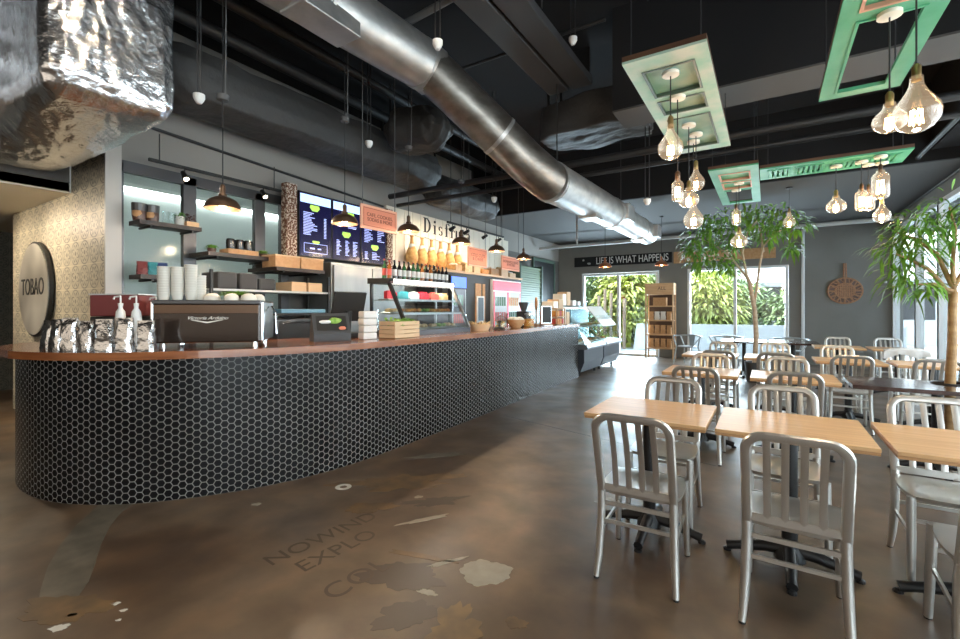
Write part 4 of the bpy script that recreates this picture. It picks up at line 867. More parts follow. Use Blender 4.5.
MB().box((-.19, -.1, 0), (.19, .1, .24), bev=.01).build('bin_base', 'black', bm_); MB().box((-.19, -.1, .242), (.19, .1, .41), bev=.01).build('bin_contents', 'maroon', bm_); MB().box((-.195, -.105, .411), (.195, .105, .42)).build('lid', 'plastic_clear', bm_)
for i, (x, y) in enumerate(((-4.07, 1.43), (-3.99, 1.50), (-4.16, 1.70))):
    t = thing('pump_bottle', ('white pump bottle beside the dark acrylic bin', 'white pump bottle between the bin and the coffee machine', 'clear pump bottle just behind the coffee machine end')[i], 'bottle', (x, y, CT), .3, 'syrup pump bottles')
    MB().lathe([(0, 0), (.033, 0), (.035, .22), (.028, .28), (.014, .305), (.014, .32), (0, .32)], (0, 0, 0), 14).build('bottle', 'white' if i < 2 else 'plastic_clear', t, 40)
    MB().lathe([(.016, .32), (.018, .342), (.006, .345), (.006, .395), (0, .395)], (0, 0, 0), 10).tube([(0, 0, .395), (-.045, -.01, .390), (-.052, -.012, .372)], .0065, 8).build('pump', 'white', t, 40)
ts = thing('table_display', 'grey tabletop menu holder with a green and dark printed card', 'sign', (-3.50, 2.88, CT), 1.15)
MB().hull([(-.17, -.09, 0), (.17, -.09, 0), (-.17, .09, 0), (.17, .09, 0), (-.17, -.09, .07), (.17, -.09, .07), (-.17, .0, .26), (.17, .0, .26), (-.17, .03, .26), (.17, .03, .26)]).build('holder', 'charcoal', ts)
MB().hull([(-.14, -.082, .10), (.14, -.082, .10), (-.14, -.016, .235), (.14, -.016, .235), (-.14, -.078, .10), (.14, -.078, .10)]).build('card', 'black', ts)
MB().blob((.03, -.052, .19), (.06, .014, .03), 3, .1).build('card_print', 'food_green', ts); MB().blob((-.06, -.055, .18), (.06, .012, .018), 4, .1).build('card_print', 'white', ts); MB().blob((.09, -.082, .12), (.035, .01, .018), 4, .1).build('card_print', 'salmon', ts)
pos = thing('cash_register', 'black touchscreen till facing the staff side of the counter', 'till', (-3.72, 3.30, CT), 1.35)
MB().box((-.14, -.10, 0), (.14, .10, .05), bev=.01).build('base', 'black', pos); MB().tube([(0, .03, .04), (0, .0, .28)], .035, 10).build('stand', 'black', pos, 40)
MB().hull([(-.18, .04, .17), (.18, .04, .17), (-.18, -.06, .47), (.18, -.06, .47), (-.18, .07, .18), (.18, .07, .18), (-.18, -.03, .48), (.18, -.03, .48)]).build('screen_housing', 'black', pos)
pp = thing('paper_stack', 'leaning stack of white paper napkins beside the wooden herb crate', 'napkins', (-3.36, 3.22, CT), 1.3)
for i in range(4): MB().box((-.075 + .004 * (i % 2), -.06, .001 + i * .07), (.075 + .004 * (i % 2), .06, .068 + i * .07), bev=.012).build('bundle', 'paper', pp, 40)
wc = thing('wooden_crate', 'pale slatted wooden crate of green lettuce on the counter', 'crate', (-3.28, 3.60, CT), PI / 2)
c = MB()
for i in range(4):
    z = .005 + i * .043; c.box((-.19, -.11, z), (.19, -.10, z + .038)).box((-.19, .10, z), (.19, .11, z + .038)).box((-.19, -.10, z), (-.18, .10, z + .038)).box((.18, -.10, z), (.19, .10, z + .038))
c.build('slats', 'kraft_light', wc); MB().box((-.18, -.10, .003), (.18, .10, .015)).build('crate_base', 'pine', wc)
lc = MB(); rr = random.Random(9)
for i in range(220): leafmesh(lc, (rr.uniform(-.16, .16), rr.uniform(-.08, .08), .13 + rr.uniform(0, .05)), (rr.uniform(-1, 1), rr.uniform(-1, 1), rr.uniform(.1, 1)), .06, .035, .4)
tag(lc.build('lettuce', 'food_green', None, None, (-3.28, 3.60, CT)), 'heap of bright green lettuce leaves filling the slatted crate', 'lettuce').rotation_euler = (0, 0, PI / 2)

# glazed pastry case on the counter
cs = thing('pastry_case', 'black framed pastry display case with sloping glass on the counter', 'display case', (-3.70, 4.50, CT))
Y0, Y1 = -.63, .63
def pr(mb, pts, y0, y1):     # extrude an x-z outline along y
    a = [mb.bm.verts.new((x, y0, z)) for x, z in pts]; b = [mb.bm.verts.new((x, y1, z)) for x, z in pts]; n = len(pts)
    for i in range(n): mb.bm.faces.new((a[i], a[(i + 1) % n], b[(i + 1) % n], b[i]))
    mb.bm.faces.new(a[::-1]); mb.bm.faces.new(b); return mb
pr(MB(), [(-.30, 0), (.30, 0), (.30, .055), (-.30, .055)], Y0, Y1).build('case_base', 'steel_dark', cs)
pr(MB(), [(-.32, .60), (-.02, .60), (.03, .625), (.02, .655), (-.32, .665)], Y0 - .02, Y1 + .02).build('case_top', 'black', cs)
pr(MB(), [(.028, .600), (.045, .612), (.030, .650), (.020, .650)], Y0 + .06, Y1 - .02).build('light_strip', 'case_light', cs)
for y in (Y0, Y1 - .03): MB().obox((.285, y + .015, .055), (.0, y + .015, .60), .03, .04).obox((-.285, y + .015, .055), (-.285, y + .015, .60), .03, .03).build('case_post', 'black' if y == Y0 else 'steel', cs)
light('case_strip_light', 'AREA', (-3.72, 4.50, CT + .59), 14, (1, .93, .82), (0, 0, 0), (.06, 1.1))
MB().quad((.295, Y0 + .03, .06), (.295, Y1 - .03, .06), (.015, Y1 - .03, .60), (.015, Y0 + .03, .60)).build('front_glass', 'case_glass', cs)
MB().quad((-.28, Y0 + .01, .06), (.28, Y0 + .01, .06), (.0, Y0 + .01, .60), (-.28, Y0 + .01, .60)).build('side_glass', 'case_glass', cs)
for z, x in ((.24, .17), (.40, .08)):
    MB().box((-.28, Y0 + .03, z), (x, Y1 - .03, z + .008)).build('glass_shelf', 'plastic_clear', cs); MB().box((x, Y0 + .03, z - .008), (x + .012, Y1 - .03, z + .016)).build('shelf_edge', 'steel', cs)
rr = random.Random(11); foods = ['food_bread', 'food_orange', 'food_bread', 'label_red', 'food_orange', 'teal']
nm = ['bottom', 'middle', 'top']; posn = ['at the till end', 'second from the till end', 'third from the till end', 'fourth from the till end', 'fifth from the till end', 'at the far end']
for li, (z, x) in enumerate(((.056, .02), (.249, -.05), (.409, -.10))):
    for i in range(6):
        y = -.52 + i * .205; b = MB(); m = (['food_bread', 'food_bread', 'food_bread', 'food_bread', 'food_green', 'food_bread'], ['food_bread', 'food_orange', 'food_orange', 'food_green', 'food_orange', 'food_orange'], ['red', 'teal', 'plastic_clear', 'red', 'label_red', 'food_bread'])[li][i]
        t = thing('food_tray', '%s, %s shelf of the pastry case, %s' % ({'food_bread': 'bread', 'food_orange': 'orange pastries', 'food_green': 'green salad', 'red': 'red packs', 'teal': 'teal packs', 'plastic_clear': 'clear tubs', 'label_red': 'red packs'}[m], nm[li], posn[i]), 'food', (-3.70 + x, 4.50 + y, CT + z + .001), 0, 'food trays in the pastry case')
        MB().box((-.09, -.09, 0), (.09, .09, .012), bev=.004).build('tray', 'steel', t)
        for k_ in range(7):
            if li == 2: b.box((rr.uniform(-.07, .03), -.085 + k_ * .024, .013), (.06, -.067 + k_ * .024, rr.uniform(.07, .11)))
            else: b.blob((rr.uniform(-.06, .06), rr.uniform(-.06, .06), .035), (.032, .032, .024), k_, .15, 1)
        b.build('food', m, t, 60)
# bottles on top of the case
def bottle(x, y, z, m, lm, label, group, h=.21, r=.026):
    t = thing('bottle', label, 'bottle', (x, y, z), 0, group)
    MB().lathe([(0, 0), (r, 0), (r, h * .58), (r * .8, h * .68), (r * .36, h * .78), (r * .34, h * .94), (r * .42, h * .95), (r * .42, h), (0, h)], (0, 0, 0), 12).build('glass_body', m, t, 40)
    MB().lathe([(r * 1.02, h * .16), (r * 1.03, h * .17), (r * 1.03, h * .5), (r * 1.02, h * .51)], (0, 0, 0), 12).build('paper_label', lm, t, 40)
    MB().lathe([(r * .44, h * .92), (r * .45, h * 1.005), (0, h * 1.01)], (0, 0, 0), 10).build('cap', lm if lm != 'label_white' else 'black', t, 40)
bm2 = ['bottle_amber', 'bottle_dark', 'bottle_dark', 'bottle_green', 'bottle_dark', 'bottle_green', 'bottle_green', 'bottle_amber', 'bottle_dark', 'bottle_amber', 'bottle_dark', 'bottle_dark', 'bottle_dark', 'bottle_dark']
ordn = ['first', 'second', 'third', 'fourth', 'fifth', 'sixth', 'seventh', 'eighth', 'ninth', 'tenth', 'eleventh', 'twelfth', 'thirteenth', 'fourteenth']
for i in range(14):
    lm = 'label_red' if i in (0,) else 'label_white'; kind = {'bottle_amber': 'amber', 'bottle_dark': 'dark', 'bottle_green': 'green'}[bm2[i]]
    bottle(-3.76, 3.95 + i * .086, CT + .664, bm2[i], lm, '%s glass bottle, front line on the pastry case, %s from the menu end' % (kind, ordn[i]), 'bottles on top of the pastry case')
    if i < 13: bottle(-3.88, 3.99 + i * .086, CT + .6655, bm2[(i * 5 + 3) % 14], 'label_white' if i % 3 else 'label_red', '%s bottle, back line on the pastry case, %s from the menu end' % ({'bottle_amber': 'amber', 'bottle_dark': 'dark', 'bottle_green': 'green'}[bm2[(i * 5 + 3) % 14]], ordn[i]), 'bottles on top of the pastry case', .235)

# small things along the far half of the counter
bk_ = thing('bread_basket', 'shallow straw basket just beyond the pastry case', 'basket', (-3.42, 5.38, CT))
MB().lathe([(0, 0), (.13, 0), (.17, .09), (.16, .09), (.12, .015), (0, .015)], (0, 0, 0), 20).build('basket', 'kraft_light', bk_, 40)
b = MB()
for i in range(26): a = rr.uniform(0, 2 * PI); b.tube([(0.05 * math.cos(a), .05 * math.sin(a), .05), (.16 * math.cos(a + .4), .16 * math.sin(a + .4), .10 + rr.uniform(0, .03))], .007, 5)
b.build('straw', 'food_bread', bk_)
st = thing('spray_stand', 'small black tabletop card stand on the counter', 'stand', (-3.32, 5.78, CT)); MB().lathe([(0, 0), (.09, 0), (.08, .03), (.02, .045), (.015, .10), (.035, .12), (0, .14)], (0, 0, 0), 16).build('stand_body', 'black', st, 40)
dm = thing('cake_dome', 'clear covered cake stand with pink and cream pastries', 'cake stand', (-3.45, 6.05, CT)); MB().lathe([(0, 0), (.13, 0), (.14, .012), (0, .015)], (0, 0, 0), 20).build('plate', 'plastic_clear', dm)
MB().lathe([(.125, .016), (.125, .09), (.10, .15), (.05, .19), (.012, .20), (.014, .235), (0, .24)], (0, 0, 0), 20).build('glass_dome', 'case_glass', dm, 50)
b = MB(); [b.blob((rr.uniform(-.07, .07), rr.uniform(-.07, .07), .04 + .03 * (i % 3)), (.035, .035, .025), i, .1, 1) for i in range(9)]; b.build('pastries', 'food_bread', dm, 60)
bowl('wooden_bowl', 'brown wooden bowl heaped with white rolls', 'bowl', (-3.42, 6.48, CT), .15, .13, 'kraft')
b = MB(); [b.blob((-3.42 + .075 * math.cos(i * 1.26), 6.48 + .075 * math.sin(i * 1.26), CT + .135), (.06, .06, .04), i, .06, 2) for i in range(5)]
tag(b.build('bread_rolls', 'cup', None, 60), 'white bread rolls heaped in the brown bowl', 'bread')
jr = thing('glass_jar', 'lidded glass jar filled with orange sweets beside the wooden bowl', 'jar', (-3.42, 6.95, CT)); MB().lathe([(0, 0), (.09, 0), (.10, .02), (.10, .15), (.07, .19), (.07, .20)], (0, 0, 0), 20).build('jar_glass', 'case_glass', jr, 50)
MB().lathe([(0, .008), (.088, .008), (.09, .13), (0, .14)], (0, 0, 0), 18).build('sweets', 'food_orange', jr, 40); MB().lathe([(.075, .2), (.075, .225), (.02, .235), (.02, .25), (0, .255)], (0, 0, 0), 18).build('lid', 'steel', jr, 40)
gb = thing('coffee_grinder', 'black coffee grinder behind the orange jar', 'grinder', (-3.72, 7.35, CT)); MB().box((-.1, -.1, 0), (.1, .1, .26), bev=.015).build('body', 'black', gb); MB().lathe([(.04, .26), (.09, .40), (.09, .42), (0, .42)], (0, 0, 0), 14).build('hopper', 'charcoal', gb, 40)
pd = thing('wooden_paddle', 'round wooden bread paddle standing up on the counter', 'paddle', (-3.62, 7.66, CT)); MB().box((-.05, -.05, 0), (.05, .05, .03)).build('base', 'kraft', pd)
MB().tube([(0, 0, .03), (0, 0, .30)], .014, 8).build('handle', 'kraft', pd); q = MB().lathe([(0, -.01), (.12, -.01), (.12, .01), (0, .01)], (0, 0, 0), 20).build('blade', 'kraft', pd); q.location = (0, 0, .40); q.rotation_euler = (0, PI / 2, .6)
tb = thing('tablet_stand', 'silver framed tablet screen standing upright on the counter', 'tablet', (-3.40, 7.62, CT), 1.1)
MB().box((-.10, -.06, 0), (.10, .06, .015)).build('base', 'steel', tb); MB().box((-.12, -.012, .03), (.12, .012, .36), bev=.006).build('frame', 'chrome', tb); MB().box((-.10, -.0135, .05), (.10, -.012, .34)).build('screen', 'black', tb)
cr_ = thing('pastry_rack', 'wooden counter rack of orange packets near the counter end', 'rack', (-3.50, 8.15, CT)); 
for z in (0, .15, .30): MB().box((-.17, -.22, z), (.17, .22, z + .015)).build('shelf', 'kraft', cr_)
for x in (-.16, .16):
    for y in (-.21, .21): MB().box((x - .01, y - .01, 0), (x + .01, y + .01, .31)).build('post', 'kraft', cr_)
for j, z in enumerate((.016, .166)):
    for i in range(4):
        o = box('snack_packet', 'food_orange' if (i + j) % 3 else 'label_red', (-3.64, 7.97 + i * .105, CT + z), (-3.36, 8.05 + i * .105, CT + z + .10), None, .01)
        tag(o, 'orange snack packet, %s along the %s shelf of the counter rack' % (ordn[i], ('lower', 'middle')[j]), 'packet', 'packets in the counter rack')
for i, (y, h, m) in enumerate(((8.02, .13, 'cream'), (8.28, .17, 'kraft_light'))):
    tag(box('carton', m, (-3.62, y - .11, CT + .3155), (-3.38, y + .11, CT + .3155 + h), None, .004), ('cream carton of cups on the counter rack', 'taller tan carton on top of the counter rack')[i], 'box', 'cartons on the counter rack')
for i, (y, h) in enumerate(((8.62, .34), (8.82, .24))):
    tag(box('cereal_box', ('cream', 'kraft_light')[i], (-3.75, y - .08, CT), (-3.45, y + .08, CT + h), None, .004), ('tall cream box at the very end of the counter', 'shorter tan box at the very end of the counter')[i], 'box', 'boxes at the counter end')

# refrigerated deli cases beyond the counter
def deli(y, label, lid):
    t = thing('deli_case', label, 'display case', (-3.25, y, 0), 0, 'deli cases past the counter'); a, b = -.64, .64
    pr(MB(), [(-.75, .09), (-.02, .09), (.06, .30), (.06, .56), (-.75, .56)], a, b).build('lower_body', 'slate', t)
    pr(MB(), [(-.75, .561), (.12, .561), (.14, .60), (.10, .66), (-.75, .66)], a, b).build('deck', 'case_lower', t)
    pr(MB(), [(-.78, .09), (-.751, .09), (-.751, 1.44), (-.78, 1.44)], a, b).build('rear_panel', 'slate', t)
    pr(MB(), [(-.77, 1.441), (-.42, 1.441), (-.40, 1.46), (-.77, 1.475)], a, b).build('top_shelf', 'steel', t)
    for q in (a, b - .012): pr(MB(), [(-.75, .661), (.09, .661), (-.14, 1.20), (-.44, 1.44), (-.75, 1.44)], q, q + .012).build('end_glass', 'case_glass', t)
    MB().quad((.088, a, .664), (.088, b, .664), (-.14, b, 1.20), (-.14, a, 1.20)).quad((-.14, a, 1.20), (-.14, b, 1.20), (-.44, b, 1.43), (-.44, a, 1.43)).build('front_glass', 'case_glass', t)
    MB().box((-.74, a + .02, .98), (-.32, b - .02, .988)).build('glass_shelf', 'plastic_clear', t)
    for i in range(2):
        for x in (-.65, -.1): MB().lathe([(0, 0), (.03, 0), (.03, .09), (0, .09)], (x, a + .12 + i * 1.0, 0), 10).build('caster', 'black', t)
    MB().box((-.60, a + .05, 1.40), (-.52, b - .05, 1.43)).build('light_strip', 'case_light', t)
    if lid: MB().obox((-.40, 0, 1.46), (.0, 0, 1.0), 1.1, .02).build('raised_lid', 'white', t)
    return t
deli(9.68, 'glass fronted deli case directly past the counter end', False); deli(11.02, 'second deli case with a raised white lid, nearest the rear door', True)
for j, yb in enumerate((9.68, 11.02)):
    for k_, (z, x) in enumerate(((.662, -.30), (.99, -.53))):
        for i in range(4):
            m = ('food_green', 'food_bread', 'plastic_clear', 'food_orange')[(i + k_ + j) % 4]; b = MB()
            for q in range(6): b.blob((rr.uniform(-.10, .10), rr.uniform(-.08, .08), .045), (.05, .05, .03), q, .15, 1)
            t = thing('deli_tray', 'tray of %s, %s deli case, %s shelf, %s along' % ({'food_green': 'greens', 'food_bread': 'rolls', 'plastic_clear': 'clear tubs', 'food_orange': 'orange slices'}[m], ('near', 'far')[j], ('lower', 'upper')[k_], ordn[i]), 'food', (-3.25 + x, yb - .45 + i * .3, z), 0, 'food trays in the deli cases')
            MB().box((-.16 if k_ == 0 else -.12, -.13, 0), (.16 if k_ == 0 else .12, .13, .018), bev=.004).build('tray', 'white', t); b.build('food', m, t, 60)
for i, (y, h, m) in enumerate(((9.3, .25, 'cream'), (9.55, .30, 'kraft_light'), (9.9, .12, 'white'), (10.2, .1, 'plastic_clear'))):
    tag(box('cup_carton', m, (-3.95, y - .1, 1.476), (-3.72, y + .1, 1.476 + h), None, .004), ('cream carton on the deli case nearest the counter', 'tall tan carton on the deli case', 'low white box on the deli case', 'low clear tub on the deli case')[i], 'box', 'boxes on top of the deli case')

# ------------------------------------------------------------------ shelves in front of the kitchen windows
def wshelf(label, x0, x1, y0, y1, z, rod=True):
    t = thing('wall_shelf', label, 'shelf', (0, 0, 0), 0, 'dark shelves in front of the kitchen windows')
    MB().box((x0, y0, z - .045), (x1, y1, z)).build('shelf_board', 'shelf_dark', t)
    for y in (y0 + .12, y1 - .08): MB().box((XL + .005, y - .012, z - .0655), (x1 - .03, y + .012, z - .0455)).build('bracket', 'black', t)
    return t
wshelf('dark wooden shelf of jars high on the kitchen window by the pale pilaster', -5.74, -5.48, 2.09, 2.70, 2.33)
wshelf('dark shelf with two small potted plants and a jar tray', -5.74, -5.30, 2.68, 3.54, 2.05)
wshelf('dark shelf carrying the kraft boxes under the burlap column', -5.74, -5.12, 3.40, 4.12, 1.925)
wshelf('lowest dark shelf with small bright bags beside the pilaster', -5.74, -5.46, 2.09, 2.42, 1.76)
for i, y in enumerate((2.13, 2.25)):
    t = thing('wicker_jar', ('dark wire basket jar nearest the pilaster on the jar shelf', 'second dark wire basket jar on the jar shelf')[i], 'jar', (-5.60, y, 2.3305), 0, 'wire jars on the top shelf')
    MB().lathe([(0, 0), (.055, 0), (.065, .05), (.065, .16), (.06, .17)], (0, 0, 0), 14).build('jar', 'bean_brown', t, 40); MB().lathe([(.067, .10), (.070, .18), (.066, .18)], (0, 0, 0), 14).build('wire_band', 'steel_dark', t)
    MB().blob((.02, -.02, .07), (.05, .05, .05), i, .1).build('contents', 'kraft', t, 50)
for i, y in enumerate((2.37, 2.44)):
    o = MB().lathe([(0, 0), (.032, 0), (.034, .12), (.03, .14), (.028, .14)], (0, 0, 0), 12).build('glass_jar', 'glass', None, 40, (-5.58, y, 2.3305)); tag(o, ('clear empty jar beside the wire basket jars', 'clear empty jar next to the green potted jar')[i], 'jar', 'clear jars on the top shelf')
for i, (y, m) in enumerate(((2.52, 'leaf_dark'), (2.63, 'bean_brown'))):
    t = thing('jar_plant', ('jar with dark green sprigs on the top shelf', 'wooden box of dark jars at the end of the top shelf')[i], 'jar', (-5.60, y, 2.3305))
    (MB().lathe([(0, 0), (.045, 0), (.05, .09), (.045, .11)], (0, 0, 0), 12) if i == 0 else MB().box((-.07, -.065, 0), (.07, .065, .06))).build('holder', 'plastic_clear' if i == 0 else 'pine', t, 40)
    b = MB()
    for k_ in range(70): a = rr.uniform(0, 2 * PI); leafmesh(b, (.03 * math.cos(a), .03 * math.sin(a), .06 + rr.uniform(0, .08)), (math.cos(a), math.sin(a), rr.uniform(.1, 1.2)), .05, .014, .3)
    b.build('sprigs', m, t)
for i, y in enumerate((2.82, 3.46)):
    t = thing('potted_grass', ('small round green plant at the pilaster side of the middle shelf', 'small round green plant at the burlap side of the middle shelf')[i], 'plant', (-5.50, y, 2.0505), 0, 'small potted grass plants')
    MB().lathe([(0, 0), (.04, 0), (.05, .06), (.045, .06), (0, .05)], (0, 0, 0), 14).build('pot', 'bean_brown', t, 40); b = MB()
    for k_ in range(160): a = rr.uniform(0, 2 * PI); leafmesh(b, (.02 * math.cos(a), .02 * math.sin(a), .055), (math.cos(a), math.sin(a), rr.uniform(.1, 2.2)), .08, .008, .35)
    b.build('grass', 'leaf', t)
t = thing('jar_tray', 'orange wooden tray of dark wire jars between the two small plants', 'tray', (-5.50, 3.15, 2.0505)); MB().box((-.10, -.19, 0), (.10, .19, .07), bev=.004).build('tray', 'kraft', t)
for i in range(3):
    o = MB().lathe([(0, 0), (.045, 0), (.05, .03), (.05, .12), (.04, .13), (0, .13)], (0, 0, 0), 12).build('dark_jar', 'bottle_dark', None, 40, (-5.50, 3.04 + i * .11, 2.1215)); tag(o, 'dark jar in the orange tray, %s from the pilaster side' % ordn[i], 'jar', 'dark jars in the orange tray')
for i in range(2):
    t = thing('kraft_box', ('long kraft box on the shelf below the burlap column', 'second kraft box nearest the menu screens')[i], 'box', (-5.30, 3.585 + i * .37, 1.9255), 0, 'kraft boxes on the lower shelf'); MB().box((-.14, -.175, 0), (.14, .175, .14), bev=.004).build('carton', 'kraft', t); MB().box((-.145, -.178, .141), (.145, .178, .158)).build('lid', 'kraft_light', t)
for i, m in enumerate(('maroon', 'teal', 'blue_bag')): bag(('small maroon bag on the lowest shelf', 'small teal bag on the lowest shelf', 'small navy bag on the lowest shelf')[i], -5.58, 2.15 + i * .095, 1.7605, 1.35, .10, .14, .06, m, 'small bags on the lowest shelf', 40 + i)
# back counter, boxes and wire rack under the shelves
bc = thing('back_counter', 'stainless work counter behind the coffee machine', 'counter', (-5.40, 3.0, 0)); MB().box((-.34, -.9, 0), (.30, 1.0, .86)).build('cabinet', 'steel_dark', bc); MB().box((-.35, -.92, .861), (.33, 1.02, .90)).build('worktop', 'steel', bc)
for i, (y, z, h, w_, m) in enumerate(((2.80, 1.40, .33, .30, 'charcoal'), (3.10, 1.40, .30, .28, 'charcoal'), (3.32, 1.40, .20, .14, 'steel_dark'))):
    pass
rk = thing('wire_rack', 'black metal storage rack between the coffee machine and the till', 'rack', (-5.30, 3.55, .901)); 
for x in (-.22, .22):
    for y in (-.95, .60): MB().box((x - .014, y - .014, 0), (x + .014, y + .014, .93)).build('post', 'black', rk)
for z in (.05, .42, .70): MB().box((-.23, -.96, z), (.23, .62, z + .025)).build('rack_shelf', 'black' if z < .5 else 'plastic_clear', rk)
for i, (y, h, m) in enumerate(((2.80, .19, 'charcoal'), (3.05, .19, 'charcoal'), (3.28, .14, 'charcoal'), (3.72, .12, 'kraft_light'), (3.97, .12, 'kraft_light'))):
    if i < 3: tag(box('storage_tub', m, (-5.48, y - .11, 1.627), (-5.12, y + .11, 1.627 + h), None, .02), ('black storage tub on the rack behind the cup stacks', 'second black storage tub on the rack', 'shorter black tub on the rack by the kraft boxes')[i], 'tub', 'black tubs on the rack')
    else: tag(box('food_box', m, (-5.46, y - .11, 1.627), (-5.12, y + .11, 1.627 + h), None, .004), ('pale box on the rack beside the black tubs', 'pale box at the till end of the rack')[i - 3], 'box', 'pale boxes on the rack')
tag(box('blue_tray', 'tray_blue', (-5.48, 3.45, 1.347), (-5.10, 4.12, 1.40), None, .01), 'light blue plastic tray on the middle of the rack', 'tray')
tag(box('clear_bin', 'plastic_clear', (-5.48, 2.7, 1.347), (-5.12, 3.2, 1.50), None, .01), 'clear plastic bin on the rack behind the herbs', 'bin')
oven = thing('countertop_oven', 'black and glass toaster oven low on the rack', 'oven', (-5.28, 3.75, .977)); MB().box((-.19, -.36, 0), (.19, .36, .30), bev=.01).build('body', 'steel_dark', oven); MB().box((.191, -.34, .03), (.196, .2, .27)).build('door', 'black', oven)
MB().tube([(.21, -.30, .25), (.21, .16, .25)], .008, 8).build('handle', 'chrome', oven)
fr = thing('upright_fridge', 'stainless steel upright fridge under the menu screens', 'fridge', (-5.42, 4.98, 0))
MB().box((-.33, -.72, 0), (.26, .78, 2.06), bev=.006).build('cabinet', 'steel_fridge', fr)
for y0, y1 in ((-.70, .02), (.04, .76)):
    d = MB().box((.262, y0, .12), (.30, y1, 2.02), bev=.008).build('door', 'steel_fridge', fr); MB().tube([(.33, y1 - .06 if y0 < 0 else y0 + .06, .9), (.33, y1 - .06 if y0 < 0 else y0 + .06, 1.4)], .012, 8).build('handle', 'chrome', d)

# ------------------------------------------------------------------ menu boards
for i, (y0, y1, nm_) in enumerate(((3.80, 3.965, 'burlap covered column beside the kitchen windows'), (5.73, 5.86, 'burlap covered column between the screens and the white board'))):
    tag(box('burlap_column', 'burlap', (-5.62, y0, 2.09), (-5.50, y1, 3.12), None, .004), nm_, 'column', 'burlap columns framing the screens'); 
for i in range(3):
    y = 3.99 + i * .57; L_ = ('first', 'middle', 'last')[i]
    t = thing('menu_screen', ('portrait menu screen with a boxed price at the bottom', 'middle portrait menu screen behind the pendant', 'last portrait menu screen partly behind the salmon sign')[i], 'screen', (-5.50, y, 2.14), 0, 'menu screens'); W = .56; Hh = .91
    MB().box((-.05, 0, 0), (0, W, Hh)).build('housing', 'black', t); MB().box((.0005, .012, .012), (.003, W - .012, Hh - .012)).build('display', 'screen', t)
    b = MB(); b.box((.0032, .02, Hh - .15), (.005, W - .02, Hh - .03)); b.build('banner', 'screen_sky', t)
    b = MB(); g = MB(); rr2 = random.Random(30 + i)
    def badge(yc, zc, w_=.17, h_=.085): g.hull([(x, yc + sy * w_ / 2 * kx, zc + sz * h_ / 2) for x in (.0034, .0055) for sy in (-1, 1) for kx, sz in ((.85, 1), (1, .1), (.5, -1))])
    def lines(y0_, y1_, z0_, z1_, n, ragged=True):
        for k_ in range(n): z = z1_ - k_ * (z1_ - z0_) / n; b.box((.0034, y0_, z - .010), (.0052, y0_ + (y1_ - y0_) * (rr2.uniform(.45, 1) if ragged else 1), z))
    if i == 0: badge(.26, .70); lines(.07, .30, .30, .63, 15); lines(.42, .46, .28, .58, 14, False); badge(.28, .215, .13, .04); b.box((.0034, .08, .06), (.0046, .48, .066)).box((.0034, .08, .19), (.0046, .48, .196)).box((.0034, .08, .06), (.0046, .086, .19)).box((.0034, .474, .06), (.0046, .48, .19)).box((.0034, .18, .115), (.0052, .26, .135)).box((.0034, .31, .115), (.0052, .37, .135))
    if i == 1: badge(.34, .71); lines(.10, .20, .50, .62, 5); lines(.30, .50, .50, .63, 6); badge(.27, .40); lines(.08, .17, .07, .31, 11); lines(.25, .33, .07, .31, 11); lines(.40, .50, .07, .31, 11)
    if i == 2: lines(.07, .26, .33, .68, 14); lines(.36, .52, .36, .68, 11); badge(.30, .27); lines(.08, .20, .06, .19, 6); lines(.24, .42, .06, .19, 5)
    b.build('menu_lines', 'screen_text', t); g.build('menu_badge', 'screen_green', t)
    MB().box((-.30, .2, .2), (-.051, .36, .6)).build('wall_mount', 'black', t)

# salmon hanging signs
def sign(x, y0, y1, z0, z1, label, l1, l2, sz):
    t = thing('hanging_sign', label, 'sign', (x, (y0 + y1) / 2, z0), 0, 'salmon hanging signs'); w_ = (y1 - y0) / 2; h = z1 - z0
    MB().box((-.012, -w_, 0), (.012, w_, h), bev=.002).build('board', 'salmon_edge', t); MB().box((.0122, -w_ + .025, .025), (.014, w_ - .025, h - .025)).build('face', 'salmon', t)
    b = MB(); e = .035
    for a in ((e, e, w_ * 2 - e, e + .004), (e, h - e - .004, w_ * 2 - e, h - e), (e, e, e + .004, h - e), (w_ * 2 - e - .004, e, w_ * 2 - e, h - e)): b.box((.0142, -w_ + a[0], a[1]), (.015, -w_ + a[2], a[3]))
    b.build('border_line', 'sign_ink', t)
    text('lettering', l1, sz, 'sign_ink', (.0146, 0, h * .60), FX, t, .001); text('lettering', l2, sz, 'sign_ink', (.0146, 0, h * .40), FX, t, .001)
    for s in (-1, 1): MB().tube([(0, s * (w_ - .03), h), (0, s * (w_ - .03), 4.6 - z0)], .005, 6).build('cord', 'pipe_grey', t)
sign(-3.90, 3.63, 4.22, 2.325, 2.60, 'salmon sign hanging in front of the last menu screen', 'CAFE, COOKIES,', 'SODAS & MORE', .058)
sign(-4.60, 6.86, 7.50, 2.19, 2.54, 'salmon sign hanging below the last letters of the white plank board', 'COLD CUTS', '& CHEESE', .085); sign(-4.60, 8.08, 8.86, 2.21, 2.50, 'salmon sign farthest along, beside the green shutter', 'HOMEMADE BREAD', '& PASTRIES', .075)

# white plank board with Disfruta
wb = thing('lettered_board', 'tall white plank board with black serif lettering behind the hams', 'sign', (-5.72, 5.95, 2.15)); b = MB(); n = 19; L_ = 4.5
for i in range(n):
    top = 1.10 if i < n - 1 else 1.02
    b.box((-.06, i * L_ / n + .006, 0), (-.02, (i + 1) * L_ / n - .006, top))
b.build('planks', 'cream', wb); MB().box((-.075, 0, 0), (-.061, L_, 1.0)).build('backing', 'walnut', wb)
